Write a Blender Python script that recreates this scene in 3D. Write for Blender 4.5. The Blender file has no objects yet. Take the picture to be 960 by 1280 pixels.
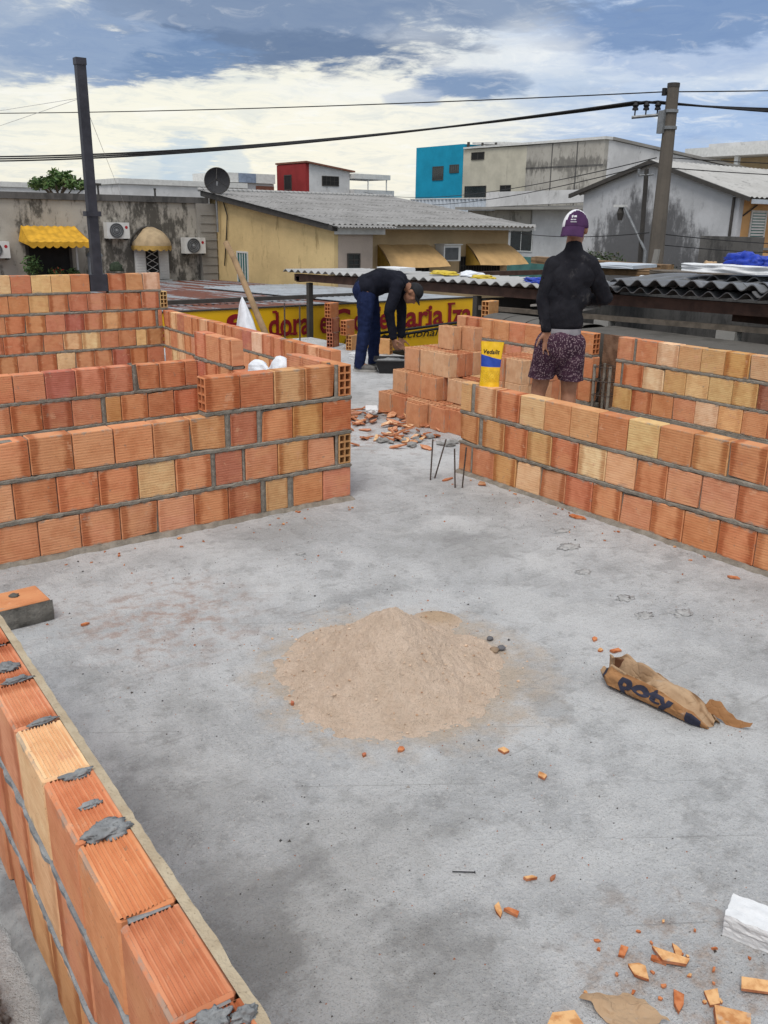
import bpy, bmesh, math, random
from mathutils import Vector, Matrix, noise
R = random.Random(7)
sc = bpy.context.scene
COL = sc.collection
rad = math.radians

# ------------------------------------------------------------------ mesh collecting
class MB:
    def __init__(s):
        s.v = []; s.f = []; s.uv = []; s.c = []; s.m = []
    def add(s, vs, fs, uvs=None, col=(1, 1, 1, 0), mat=0, flip=False):
        n = len(s.v); s.v.extend(tuple(v) for v in vs)
        for i, f in enumerate(fs):
            u = uvs[i] if uvs else [(0, 0)] * len(f)
            if flip:
                f = f[::-1]; u = u[::-1]
            s.f.append([n + k for k in f]); s.uv.extend(u); s.c.extend([col] * len(f)); s.m.append(mat)
    def box(s, x0, x1, y0, y1, z0, z1, col=(1, 1, 1, 0), mat=0):
        v = [(x, y, z) for z in (z0, z1) for y in (y0, y1) for x in (x0, x1)]
        f = [(0, 2, 3, 1), (4, 5, 7, 6), (0, 1, 5, 4), (2, 6, 7, 3), (0, 4, 6, 2), (1, 3, 7, 5)]
        uv = [[(v[k][0], v[k][1]) for k in f[0]], [(v[k][0], v[k][1]) for k in f[1]],
              [(v[k][0], v[k][2]) for k in f[2]], [(v[k][0], v[k][2]) for k in f[3]],
              [(v[k][1], v[k][2]) for k in f[4]], [(v[k][1], v[k][2]) for k in f[5]]]
        s.add(v, f, uv, col, mat)
    def prism(s, pts, axis, a0, a1, col=(1, 1, 1, 0), mat=0):
        # polygon pts (p,q) extruded along axis ('x','y','z')
        def mk(p, q, a):
            return {'x': (a, p, q), 'y': (p, a, q), 'z': (p, q, a)}[axis]
        n = len(pts)
        v = [mk(p, q, a0) for p, q in pts] + [mk(p, q, a1) for p, q in pts]
        f = [tuple(range(n)), tuple(range(2 * n - 1, n - 1, -1))] + [(i, i + n, (i + 1) % n + n, (i + 1) % n) for i in range(n)]
        s.add(v, f, None, col, mat)
    def tube(s, pts, r, n=8, col=(1, 1, 1, 0), mat=0, caps=True):
        pts = [Vector(p) for p in pts]; rs = r if isinstance(r, (list, tuple)) else [r] * len(pts)
        vs = []; prev = None
        for i, p in enumerate(pts):
            t = (pts[min(i + 1, len(pts) - 1)] - pts[max(i - 1, 0)]).normalized()
            if prev is None:
                a = Vector((0, 0, 1)) if abs(t.z) < .9 else Vector((1, 0, 0))
                u = t.cross(a).normalized()
            else:
                u = (prev - t * prev.dot(t)).normalized()
            prev = u; w = t.cross(u)
            vs += [p + (u * math.cos(2 * math.pi * k / n) + w * math.sin(2 * math.pi * k / n)) * rs[i] for k in range(n)]
        fs = []
        for i in range(len(pts) - 1):
            for k in range(n):
                fs.append((i * n + k, i * n + (k + 1) % n, (i + 1) * n + (k + 1) % n, (i + 1) * n + k))
        if caps:
            fs.append(tuple(range(n - 1, -1, -1))); fs.append(tuple(range((len(pts) - 1) * n, len(pts) * n)))
        s.add(vs, fs, None, col, mat)
    def grid(s, fn, nu, nv, col=(1, 1, 1, 0), mat=0, closed_u=False):
        vs = []; 
        for j in range(nv + 1):
            for i in range(nu + (0 if closed_u else 1)):
                vs.append(fn(i / nu, j / nv))
        w = nu if closed_u else nu + 1; fs = []; uv = []
        for j in range(nv):
            for i in range(nu):
                i2 = (i + 1) % w
                fs.append((j * w + i, j * w + i2, (j + 1) * w + i2, (j + 1) * w + i))
                uv.append([(i / nu, j / nv), ((i + 1) / nu, j / nv), ((i + 1) / nu, (j + 1) / nv), (i / nu, (j + 1) / nv)])
        s.add(vs, fs, uv, col, mat)

def wpos(o):
    p = Vector((0, 0, 0))
    while o is not None:
        p += o.location; o = o.parent
    return p

def obj(name, mb, mats, parent=None, smooth=False, local=False, fixn=True, weld=False):
    me = bpy.data.meshes.new(name)
    off = Vector((0, 0, 0)) if (parent is None or local) else wpos(parent)
    me.from_pydata([(v[0] - off.x, v[1] - off.y, v[2] - off.z) for v in mb.v], [], mb.f)
    if mb.f:
        ul = me.uv_layers.new(name='UVMap')
        flat = [x for p in mb.uv for x in p]; ul.data.foreach_set('uv', flat)
        ca = me.color_attributes.new('tint', 'FLOAT_COLOR', 'CORNER')
        ca.data.foreach_set('color', [x for c in mb.c for x in c])
        me.polygons.foreach_set('material_index', mb.m)
    if not isinstance(mats, (list, tuple)): mats = [mats]
    for m in mats: me.materials.append(m)
    if fixn or weld:
        bm = bmesh.new(); bm.from_mesh(me)
        if weld: bmesh.ops.remove_doubles(bm, verts=bm.verts, dist=1e-5)
        if fixn: bmesh.ops.recalc_face_normals(bm, faces=bm.faces)
        bm.to_mesh(me); bm.free()
    if smooth: me.polygons.foreach_set('use_smooth', [True] * len(me.polygons))
    me.update()
    o = bpy.data.objects.new(name, me); COL.objects.link(o)
    if parent: o.parent = parent
    return o

def tag(o, label=None, cat=None, group=None, kind=None):
    if label: o['label'] = label
    if cat: o['category'] = cat
    if group: o['group'] = group
    if kind: o['kind'] = kind
    return o

def thing(name, loc, label, cat, group=None, rz=0):
    o = bpy.data.objects.new(name, None); COL.objects.link(o)
    o.empty_display_size = .1; o.location = loc; o.rotation_euler = (0, 0, rz)
    return tag(o, label, cat, group)

def link_copy(src, parent=None, loc=None, rot=None):
    c = src.copy(); COL.objects.link(c); c.parent = parent
    if loc is not None: c.location = loc
    if rot is not None: c.rotation_euler = rot
    for ch in list(src.children): link_copy(ch, c)
    return c

# ------------------------------------------------------------------ materials
class NT:
    def __init__(s, name):
        s.m = bpy.data.materials.new(name); s.m.use_nodes = True
        s.t = s.m.node_tree; s.t.nodes.clear()
        s.out = s.t.nodes.new('ShaderNodeOutputMaterial'); s.b = s.t.nodes.new('ShaderNodeBsdfPrincipled')
        s.t.links.new(s.b.outputs[0], s.out.inputs[0])
        s.b.inputs['Roughness'].default_value = .85
        s.b.inputs['Specular IOR Level'].default_value = .3
        s.tc = s.t.nodes.new('ShaderNodeTexCoord'); s.geo = s.t.nodes.new('ShaderNodeNewGeometry'); s.O = s.geo.outputs['Position']; s.UV = s.tc.outputs['UV']
    def n(s, typ, **kw):
        x = s.t.nodes.new(typ)
        for k, v in kw.items(): setattr(x, k, v)
        return x
    def set(s, inp, val):
        if isinstance(val, bpy.types.NodeSocket): s.t.links.new(val, inp)
        elif val is not None:
            if isinstance(val, (tuple, list)) and len(val) == 3 and inp.type == 'RGBA': val = (*val, 1)
            inp.default_value = val
    def noise(s, scale=5, detail=5, rough=.55, vec=None, dist=0, out=0):
        x = s.n('ShaderNodeTexNoise'); s.set(x.inputs['Vector'], vec or s.O)
        x.inputs['Scale'].default_value = scale; x.inputs['Detail'].default_value = detail
        x.inputs['Roughness'].default_value = rough; x.inputs['Distortion'].default_value = dist
        return x.outputs[out]
    def voro(s, scale=5, vec=None, feature='F1', out='Distance', rnd=1):
        x = s.n('ShaderNodeTexVoronoi', feature=feature); s.set(x.inputs['Vector'], vec or s.O)
        x.inputs['Scale'].default_value = scale; x.inputs['Randomness'].default_value = rnd
        return x.outputs[out]
    def ramp(s, fac, stops, interp='LINEAR'):
        x = s.n('ShaderNodeValToRGB'); s.set(x.inputs[0], fac); x.color_ramp.interpolation = interp
        el = x.color_ramp.elements
        while len(el) < len(stops): el.new(.5)
        for e, (p, c) in zip(el, stops):
            e.position = p; c = (c, c, c) if isinstance(c, (int, float)) else c
            e.color = (*c[:3], 1)
        return x.outputs[0]
    def mr(s, val, a, b, c=0, d=1, smooth=True):
        x = s.n('ShaderNodeMapRange', interpolation_type='SMOOTHSTEP' if smooth else 'LINEAR')
        s.set(x.inputs[0], val)
        for i, k in enumerate((a, b, c, d)): x.inputs[i + 1].default_value = k
        return x.outputs[0]
    def mix(s, fac, a, b, mode='MIX'):
        x = s.n('ShaderNodeMix', data_type='RGBA', blend_type=mode)
        s.set(x.inputs[0], fac); s.set(x.inputs[6], a); s.set(x.inputs[7], b)
        return x.outputs[2]
    def math(s, op, a, b=None, c=None):
        x = s.n('ShaderNodeMath', operation=op)
        s.set(x.inputs[0], a); s.set(x.inputs[1], b)
        if c is not None: s.set(x.inputs[2], c)
        return x.outputs[0]
    def vmap(s, vec=None, scale=(1, 1, 1), loc=(0, 0, 0), rot=(0, 0, 0)):
        x = s.n('ShaderNodeMapping'); s.set(x.inputs['Vector'], vec or s.O)
        x.inputs['Scale'].default_value = scale; x.inputs['Location'].default_value = loc; x.inputs['Rotation'].default_value = rot
        return x.outputs[0]
    def sep(s, vec=None):
        x = s.n('ShaderNodeSeparateXYZ'); s.set(x.inputs[0], vec or s.O); return x.outputs
    def spot(s, p, r0, r1, squash=(1, 1, 1), nz=None, amt=.3):
        d = s.n('ShaderNodeVectorMath', operation='DISTANCE')
        v = s.n('ShaderNodeVectorMath', operation='MULTIPLY'); s.set(v.inputs[0], s.O); v.inputs[1].default_value = squash
        s.set(d.inputs[0], v.outputs[0]); d.inputs[1].default_value = [a * b for a, b in zip(p, squash)]
        dd = d.outputs['Value']
        if nz is not None: dd = s.math('ADD', dd, s.math('MULTIPLY', s.math('SUBTRACT', nz, .5), amt))
        return s.mr(dd, r0, r1, 1, 0)
    def attr(s, name='tint'):
        x = s.n('ShaderNodeAttribute'); x.attribute_name = name; return x.outputs
    def bump(s, h, strength=.5, dist=.01, normal=None):
        x = s.n('ShaderNodeBump'); s.set(x.inputs['Height'], h); x.inputs['Strength'].default_value = strength
        x.inputs['Distance'].default_value = dist
        if normal is not None: s.t.links.new(normal, x.inputs['Normal'])
        return x.outputs[0]
    def fin(s, color, bump=None, rough=None, spec=None, metal=None):
        s.set(s.b.inputs['Base Color'], color)
        if bump is not None: s.t.links.new(bump, s.b.inputs['Normal'])
        if rough is not None: s.set(s.b.inputs['Roughness'], rough)
        if spec is not None: s.b.inputs['Specular IOR Level'].default_value = spec
        if metal is not None: s.b.inputs['Metallic'].default_value = metal
        return s.m

def simple(name, col, rough=.7, var=.25, scale=6, bump=.15, metal=0, spec=.3, dirt=None):
    t = NT(name); c2 = tuple(x * (1 - var) for x in col)
    c = t.mix(t.mr(t.noise(scale, 6), .35, .68), col, c2)
    if dirt: c = t.mix(t.mr(t.noise(scale * .7, 8, .7, t.vmap(scale=(1, 1, .35))), .55, .75, 0, dirt[1]), c, dirt[0])
    return t.fin(c, t.bump(t.noise(scale * 8, 4), bump, .004), rough, spec, metal)

def make_brick(name, groove=1.0, freq=1 / .0135, vert=False):
    t = NT(name); a = t.attr(); u = t.sep(t.UV)
    tint = a['Color']; al = a['Alpha']
    uu, vv = u[0], u[1]
    # streaks that run along the extruded length
    st = t.noise(1, 4, .6, t.vmap(t.UV, (9, 170, 1)))
    st2 = t.noise(14, 5, .6)
    c = t.mix(t.mr(st, .3, .72), tint, t.mix(1, tint, (1.12, 1.28, 1.32), 'MULTIPLY'))
    c = t.mix(t.mr(st2, .4, .7, 0, .55), c, t.mix(1, tint, (.8, .7, .62), 'MULTIPLY'))
    bl = t.mr(t.noise(5.5, 4, .6, t.vmap(t.O, (1, 1, 1.6))), .48, .66, 0, .6)   # paler firing bloom
    c = t.mix(bl, c, t.mix(.5, c, (.66, .33, .155)))
    # damp left by the mortar at the brick ends
    edge = t.math('ADD', t.math('ABSOLUTE', uu), t.math('MULTIPLY', t.math('SUBTRACT', t.noise(22, 4), .5), .05))
    wet = t.math('MULTIPLY', t.mr(edge, .045, .078), t.mr(al, .15, .7, 0, .85))
    c = t.mix(wet, c, t.mix(1, c, (.60, .42, .33), 'MULTIPLY'))
    # cement smears
    sm = t.mr(t.noise(7, 8, .68), .64, .72, 0, .5)
    c = t.mix(sm, c, (.36, .31, .26))
    sv = t.math('ADD', t.math('ABSOLUTE', vv), t.math('MULTIPLY', t.math('SUBTRACT', t.noise(16, 6, .7), .5), .11))
    c = t.mix(t.mr(sv, .082, .100, 0, .7), c, (.30, .265, .22))
    c = t.mix(t.mr(t.noise(11, 7, .7, t.vmap(t.O, (1, 1, 1), (4, 9, 2))), .60, .66, 0, .55), c, (.64, .34, .20))
    c = t.mix(t.mr(t.noise(26, 6, .7), .64, .69, 0, .6), c, (.27, .20, .15))
    speck = t.mr(t.noise(160, 2), .66, .74, 0, .5); c = t.mix(speck, c, (.17, .08, .05))
    ph = t.math('SINE', t.math('MULTIPLY', vv, 2 * math.pi * freq))
    nzg = t.mr(t.noise(1, 3, .5, t.vmap(t.UV, (16, 60, 1))), .3, .7)
    h = t.math('ADD', t.math('MULTIPLY', t.math('MULTIPLY', ph, nzg), .58 * groove), t.math('MULTIPLY', t.noise(55, 5), .7))
    return t.fin(c, t.bump(h, .55, .0022), .9, .15)

M = {}
M['brick'] = make_brick('hollow_clay_brick')
M['brick_smooth'] = make_brick('smooth_clay_brick', groove=.1)
def mortar_mat(name, c0, c1, sc_=14):
    t = NT(name); n1 = t.noise(sc_, 7, .65)
    c = t.mix(t.mr(n1, .35, .68), c0, c1)
    c = t.mix(t.mr(t.noise(140, 2), .62, .72, 0, .6), c, tuple(x * .55 for x in c0))
    h = t.math('ADD', t.noise(45, 6, .7), t.math('MULTIPLY', t.noise(170, 3), .5))
    return t.fin(c, t.bump(h, .9, .006), .95, .1)
M['mortar'] = mortar_mat('set_mortar', (.185, .165, .138), (.29, .262, .222))
M['mortar_wet'] = mortar_mat('wet_grey_mortar', (.19, .195, .20), (.31, .32, .325))
M['mortar_dark'] = mortar_mat('dark_mortar', (.10, .095, .085), (.19, .18, .16))

ORANGES = [(.53, .20, .10), (.55, .22, .115), (.52, .19, .095), (.56, .24, .125), (.54, .21, .105), (.50, .18, .09)]
YELLOWS = [(.66, .38, .20), (.69, .43, .25), (.64, .335, .165)]
REDS = [(.44, .14, .075), (.42, .14, .085)]
def tint(py=.22, pr=.06, wet=None):
    k = R.random()
    c = R.choice(YELLOWS) if k < py else R.choice(REDS) if k < py + pr else R.choice(ORANGES)
    j = R.uniform(.93, 1.08)
    j *= 1.10; return (c[0] * j, c[1] * j * R.uniform(.94, 1.08), c[2] * j * R.uniform(.9, 1.12), R.random() if wet is None else wet)

# ------------------------------------------------------------------ bricks and walls
class Fr:                                   # a frame: s along the wall, t into it, z up
    def __init__(s, o, sd, td):
        s.o = Vector(o); s.s = Vector(sd).normalized(); s.t = Vector(td).normalized(); s.k = Vector((0, 0, 1))
        s.flip = s.s.cross(s.t).dot(s.k) < 0
    def __call__(s, a, b, c): return s.o + s.s * a + s.t * b + s.k * c

def brick(mb, F, s0, t0, z0, L, W, H, col, axis='s', ch=.004, holes=(), hole_axis=None, jit=.0, mat=0, ribs=False):
    """box L x W x H with chamfers; axis = extruded direction; holes: ends that show the 2 x 4 cells"""
    a = R.uniform(-jit, jit); b = R.uniform(-jit, jit); c = R.uniform(-jit, jit) * .6
    cx, cy, cz = s0 + L / 2, t0 + W / 2 + b, z0 + H / 2
    ro = R.uniform(-jit, jit) * 3
    cr, sr = math.cos(ro), math.sin(ro)
    def P(x, y, z): return F(cx + x * cr - y * sr, cy + x * sr + y * cr, cz + z + c)
    hx, hy, hz = L / 2, W / 2, H / 2
    axs = {'s': 0, 't': 1, 'z': 2}[axis]
    def uvof(p, nax):
        oth = [i for i in range(3) if i != axs and i != nax]
        if nax == axs: oo = [i for i in range(3) if i != axs]; return (p[oo[0]] * .2, p[oo[1]] * .2)
        return (p[axs], p[oth[0]])
    hh = (hx, hy, hz)
    sgn = []
    chip = {}
    if R.random() < .4 and ch > 0: chip[(R.choice((-1, 1)), R.choice((-1, 1)), R.choice((-1, 1)))] = R.uniform(.004, .013)
    vs = []; idx = {}
    for sx in (-1, 1):
        for sy in (-1, 1):
            for sz in (-1, 1):
                for ax in range(3):
                    p = [sx * (hx - (0 if ax == 0 else ch)), sy * (hy - (0 if ax == 1 else ch)), sz * (hz - (0 if ax == 2 else ch))]
                    kq = chip.get((sx, sy, sz), 0)
                    if kq and not holes: p = [p[0] - sx * kq * R.uniform(.5, 1.3), p[1] - sy * kq * R.uniform(.3, .8), p[2] - sz * kq * R.uniform(.5, 1.3)]
                    idx[(sx, sy, sz, ax)] = len(vs); vs.append(p)
    fs = []; uv = []
    def face(ks, nax):
        f = [idx[k] for k in ks]; fs.append(f); uv.append([uvof(vs[i], nax) for i in f])
    for ax in range(3):
        o1, o2 = [i for i in range(3) if i != ax]
        for sg in (-1, 1):
            if ax == axs and (sg in holes): continue
            if ribs and ax == 2 and sg == 1: continue
            ks = []
            for a1, a2 in ((-1, -1), (1, -1), (1, 1), (-1, 1)):
                q = [0, 0, 0]; q[ax] = sg; q[o1] = a1; q[o2] = a2; ks.append((*q, ax))
            face(ks, ax)
    for ax in range(3):                     # edge chamfers
        o1, o2 = [i for i in range(3) if i != ax]
        for a1 in (-1, 1):
            for a2 in (-1, 1):
                ks = []
                for sg, oo in ((-1, o1), (-1, o2), (1, o2), (1, o1)):
                    q = [0, 0, 0]; q[ax] = sg; q[o1] = a1; q[o2] = a2; ks.append((*q, oo))
                face(ks, o1)
    for sx in (-1, 1):
        for sy in (-1, 1):
            for sz in (-1, 1): face([(sx, sy, sz, 0), (sx, sy, sz, 1), (sx, sy, sz, 2)], 0)
    mb.add([P(*v) for v in vs], fs, uv, col, mat, F.flip)
    if ribs:                                # extruded ribs across the top face
        prof = [-hy + ch]; hts = [0.0]; gro = [.10, .20, .27, .34, .43, .50, .57, .66, .73, .80, .90]
        for g in gro:
            y = -hy + ch + (2 * hy - 2 * ch) * (g + R.uniform(-.006, .006)); w2 = .0017
            prof += [y - w2 * 1.7, y - w2 * .5, y + w2 * .5, y + w2 * 1.7]; hts += [.0004, -.0034, -.0034, .0004]
        prof.append(hy - ch); hts.append(0.0); nseg = 14; V = []
        for i in range(nseg + 1):
            x = -hx + ch + (2 * hx - 2 * ch) * i / nseg
            for y, hh_ in zip(prof, hts): V.append((x, y + .0006 * nz(x * 30, y * 60, hx), hz + hh_ + (.0012 * nz(x * 40, y * 90, z0 + s0) if hh_ < 0 else .0006 * nz(x * 25, y * 40, s0))))
        m = len(prof); FF = [(i * m + k, (i + 1) * m + k, (i + 1) * m + k + 1, i * m + k + 1) for i in range(nseg) for k in range(m - 1)]
        mb.add([P(*v) for v in V], FF, [[(V[i][0], V[i][1]) for i in f] for f in FF], col, mat, F.flip)
    for sg in holes:                        # open end: webs, cells and cell walls
        o1, o2 = [i for i in range(3) if i != axs]
        e1, e2 = hh[o1] - ch, hh[o2] - ch
        n1, n2 = (2, 4) if e1 < e2 else (4, 2)
        if abs(e1 - e2) < .01: n1 = n2 = 3
        w = .008
        def cuts(e, n):
            cell = (2 * e - w * (n - 1) - 2 * (w - ch)) / n; out = [-e]; x = -e + (w - ch)
            for i in range(n): out += [x, x + cell]; x += cell + w
            return out + [e]
        c1, c2 = cuts(e1, n1), cuts(e2, n2); dep = min(.12, hh[axs] * 1.5)
        def Q(p, q, d):
            v = [0, 0, 0]; v[axs] = sg * (hh[axs] - d); v[o1] = p; v[o2] = q; return v
        V = []; FF = []; UU = []
        def quad(*ps):
            k = len(V); V.extend(ps); FF.append((k, k + 1, k + 2, k + 3)); UU.append([(p[axs], p[o1]) for p in ps])
        for i in range(len(c1) - 1):
            for j in range(len(c2) - 1):
                a0, a1, b0, b1 = c1[i], c1[i + 1], c2[j], c2[j + 1]
                if i % 2 and j % 2:
                    quad(Q(a0, b0, 0), Q(a1, b0, 0), Q(a1, b0, dep), Q(a0, b0, dep)); quad(Q(a0, b1, 0), Q(a1, b1, 0), Q(a1, b1, dep), Q(a0, b1, dep))
                    quad(Q(a0, b0, 0), Q(a0, b1, 0), Q(a0, b1, dep), Q(a0, b0, dep)); quad(Q(a1, b0, 0), Q(a1, b1, 0), Q(a1, b1, dep), Q(a1, b0, dep))
                    quad(Q(a0, b0, dep), Q(a1, b0, dep), Q(a1, b1, dep), Q(a0, b1, dep))
                else: quad(Q(a0, b0, 0), Q(a1, b0, 0), Q(a1, b1, 0), Q(a0, b1, 0))
        mb.add([P(*v) for v in V], FF, UU, (col[0] * .95, col[1] * .92, col[2] * .9, 0), mat)

def nz(x, y, z=0, s=1): return noise.noise(Vector((x * s, y * s, z * s)))

def strip_h(mb, F, s0, s1, zc, hh, t, out, seed, step=.018, prot=.003):
    """ragged bed of mortar squeezed from a joint on the face t (out = -1 front, +1 back)"""
    n = max(2, int((s1 - s0) / step)); vs = []
    for i in range(n + 1):
        s = s0 + (s1 - s0) * i / n
        a = nz(s * 22, seed, 1) * .6 + nz(s * 70, seed, 2) * .5; b = nz(s * 22, seed, 5) * .6 + nz(s * 70, seed, 6) * .5
        p = prot + .007 * nz(s * 24, seed, 9) + .004 * nz(s * 80, seed, 11)
        z0, z1 = zc - hh - .009 * a - .0005, zc + hh + .009 * b + .0005
        vs += [F(s, t - out * .006, z0), F(s, t + out * p, z0 + hh * .5), F(s, t + out * (p + .001), z1 - hh * .5), F(s, t - out * .006, z1)]
    fs = []
    for i in range(n):
        for k in range(3): fs.append((i * 4 + k, i * 4 + k + 1, i * 4 + 5 + k, i * 4 + 4 + k))
    mb.add(vs, fs, None, (1, 1, 1, 0), 0, (out > 0) != F.flip)

def strip_v(mb, F, sc_, hw, z0, z1, t, out, seed):
    n = 14; vs = []
    for i in range(n + 1):
        z = z0 + (z1 - z0) * i / n; a = nz(z * 40, seed, 3) * .5 + nz(z * 90, seed, 4) * .4
        p = .001 + .005 * nz(z * 40, seed, 8)
        vs += [F(sc_ - hw - .003 * a, t - out * .006, z), F(sc_, t + out * p, z), F(sc_ + hw + .003 * a, t - out * .006, z)]
    fs = [(i * 3 + k, i * 3 + k + 1, i * 3 + 4 + k, i * 3 + 3 + k) for i in range(n) for k in range(2)]
    mb.add(vs, fs, None, (1, 1, 1, 0), 0, (out > 0) == F.flip)

CH = .2035; BH = .1805; BL = .2; BW = .092
def brick_wall(o, sd, td, rows, label, z0=0, mat='brick', mort='mortar', fillet=True, py=.22, pr=.06, jit=.0028, backstrips=False, group=None, ch=.004, ribs=False):
    """rows: list of (s_start, [items]); item = ('b',len[,tint]) ('m',gap) ('g',gap) ('h',len) cross brick with cells to the front, ('x',len) brick with cells at its start"""
    F = Fr(o, sd, td)
    root = thing('brick_wall', tuple(F(.2, BW / 2, 0)), label, 'brick wall', group)
    wb = MB(); mo = MB()
    for r, (st, items) in enumerate(rows):
        s = st; zb = z0 + .0155 + r * CH; runs = [[s, s]]
        for it in items:
            k, L = it[0], it[1]; col = it[2] if len(it) > 2 else tint(py, pr)
            if k in 'bhxy':
                if k == 'b': brick(wb, F, s + .0028, 0, zb, L - .0056, BW, BH, col, 's', ch, (), jit=jit, ribs=ribs and r == len(rows) - 1)
                elif k == 'x': brick(wb, F, s + .0028, 0, zb, L - .0056, BW, BH, col, 's', ch, (-1,), jit=jit)
                elif k == 'y': brick(wb, F, s + .0028, 0, zb, L - .0056, BW, BH, col, 's', ch, (1,), jit=jit)
                else: brick(wb, F, s + .0028, 0, zb, L - .0056, .19, BH, col, 't', ch, (-1,), jit=0)
                runs[-1][1] = s + L
            elif k == 'm':
                for tt, oo in ((0, -1), (BW, 1)):
                    strip_v(mo, F, s + L / 2, L / 2 + .001, zb - .006, zb + BH + .006, tt, oo, R.random() * 99)
                runs[-1][1] = s + L
            elif k == 'g': runs.append([s + L, s + L])
            s += L
        for a, b in runs:
            if b - a < .05: continue
            # core between the bricks and the bed below the row
            ia = .13 if items[0][0] in 'hx' and a == st else .016
            ib = .13 if any(i[0] == 'y' for i in items) else .016
            cs = [F(x, y, z) for z in (zb - .016, zb + BH - .006) for y in (.014, BW - .014) for x in (a + ia, b - ib)]
            if b - a > ia + ib + .05:
                mo.add(cs, [(0, 2, 3, 1), (4, 5, 7, 6), (0, 1, 5, 4), (2, 6, 7, 3), (0, 4, 6, 2), (1, 3, 7, 5)])
            zj = zb - .0115
            if r > 0 or not fillet:
                strip_h(mo, F, a, b, zj, .0125, 0, -1, R.random() * 99); strip_h(mo, F, a, b, zj, .0125, BW, 1, R.random() * 99)
                cs = [F(x, y, z) for z in (zj - .009, zj + .009) for y in (.005, BW - .005) for x in (a + .004, b - .004)]
                mo.add(cs, [(0, 2, 3, 1), (4, 5, 7, 6), (0, 1, 5, 4), (2, 6, 7, 3), (0, 4, 6, 2), (1, 3, 7, 5)])
        if r == 0 and fillet:               # rough mortar spread along the foot
            a, b = runs[0][0], runs[-1][1]
            for t0, out in ((0, -1), (BW, 1)):
                n = int((b - a) / .02); vs = []; sd_ = R.random() * 99
                for i in range(n + 1):
                    x = a + (b - a) * i / n
                    w = .034 + .026 * nz(x * 5, sd_) + .016 * nz(x * 19, sd_) + .009 * nz(x * 60, sd_)
                    h = .020 + .010 * nz(x * 8, sd_, 4) + .006 * nz(x * 33, sd_, 4)
                    vs += [F(x, t0 - out * .01, z0 + h), F(x, t0 + out * max(.004, w * .35), z0 + h * .8), F(x, t0 + out * max(.008, w), z0 - .004)]
                mo.add(vs, [(i * 3 + k, i * 3 + k + 1, i * 3 + 4 + k, i * 3 + 3 + k) for i in range(n) for k in range(2)], None, (1, 1, 1, 0), 0)
    obj('brick_courses', wb, M[mat], root, fixn=False)
    obj('mortar_joints', mo, M[mort], root, smooth=False)
    return root

def full(n, L=.204, **k): return [('b', L)] * n

def lump(cx, cy, cz, rx, ry, rz, seed, n=3, amp=.35, freq=2.2, flat=True):
    """knobbly lump as (verts, faces)"""
    bm = bmesh.new(); bmesh.ops.create_icosphere(bm, subdivisions=n, radius=1)
    vs = []
    for v in bm.verts:
        d = v.co.normalized(); k = 1 + amp * nz(d.x * freq + seed, d.y * freq, d.z * freq) + amp * .5 * nz(d.x * freq * 2.7, d.y * freq * 2.7 + seed, d.z * freq * 2.7) + amp * .25 * nz(d.x * freq * 6, d.y * freq * 6 + seed, d.z * freq * 6)
        z = d.z * k
        if flat and z < -.25: z = -.25
        vs.append((cx + d.x * k * rx, cy + d.y * k * ry, cz + z * rz))
    fs = [tuple(x.index for x in f.verts) for f in bm.faces]; bm.free()
    return vs, fs

def text_mesh(s, size, bold=0, extrude=0, shear=0, res=3, sx=1):
    cu = bpy.data.curves.new('lettering', 'FONT'); cu.body = s; cu.size = size; cu.offset = bold; cu.extrude = extrude; cu.shear = shear; cu.resolution_u = res
    to = bpy.data.objects.new('lettering', cu); COL.objects.link(to)
    dg = bpy.context.evaluated_depsgraph_get(); dg.update()
    me = bpy.data.meshes.new_from_object(to.evaluated_get(dg))
    vs = [(v.co.x * sx, v.co.y, v.co.z) for v in me.vertices]; fs = [tuple(p.vertices) for p in me.polygons]
    bpy.data.objects.remove(to); bpy.data.curves.remove(cu); bpy.data.meshes.remove(me)
    return vs, fs
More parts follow.
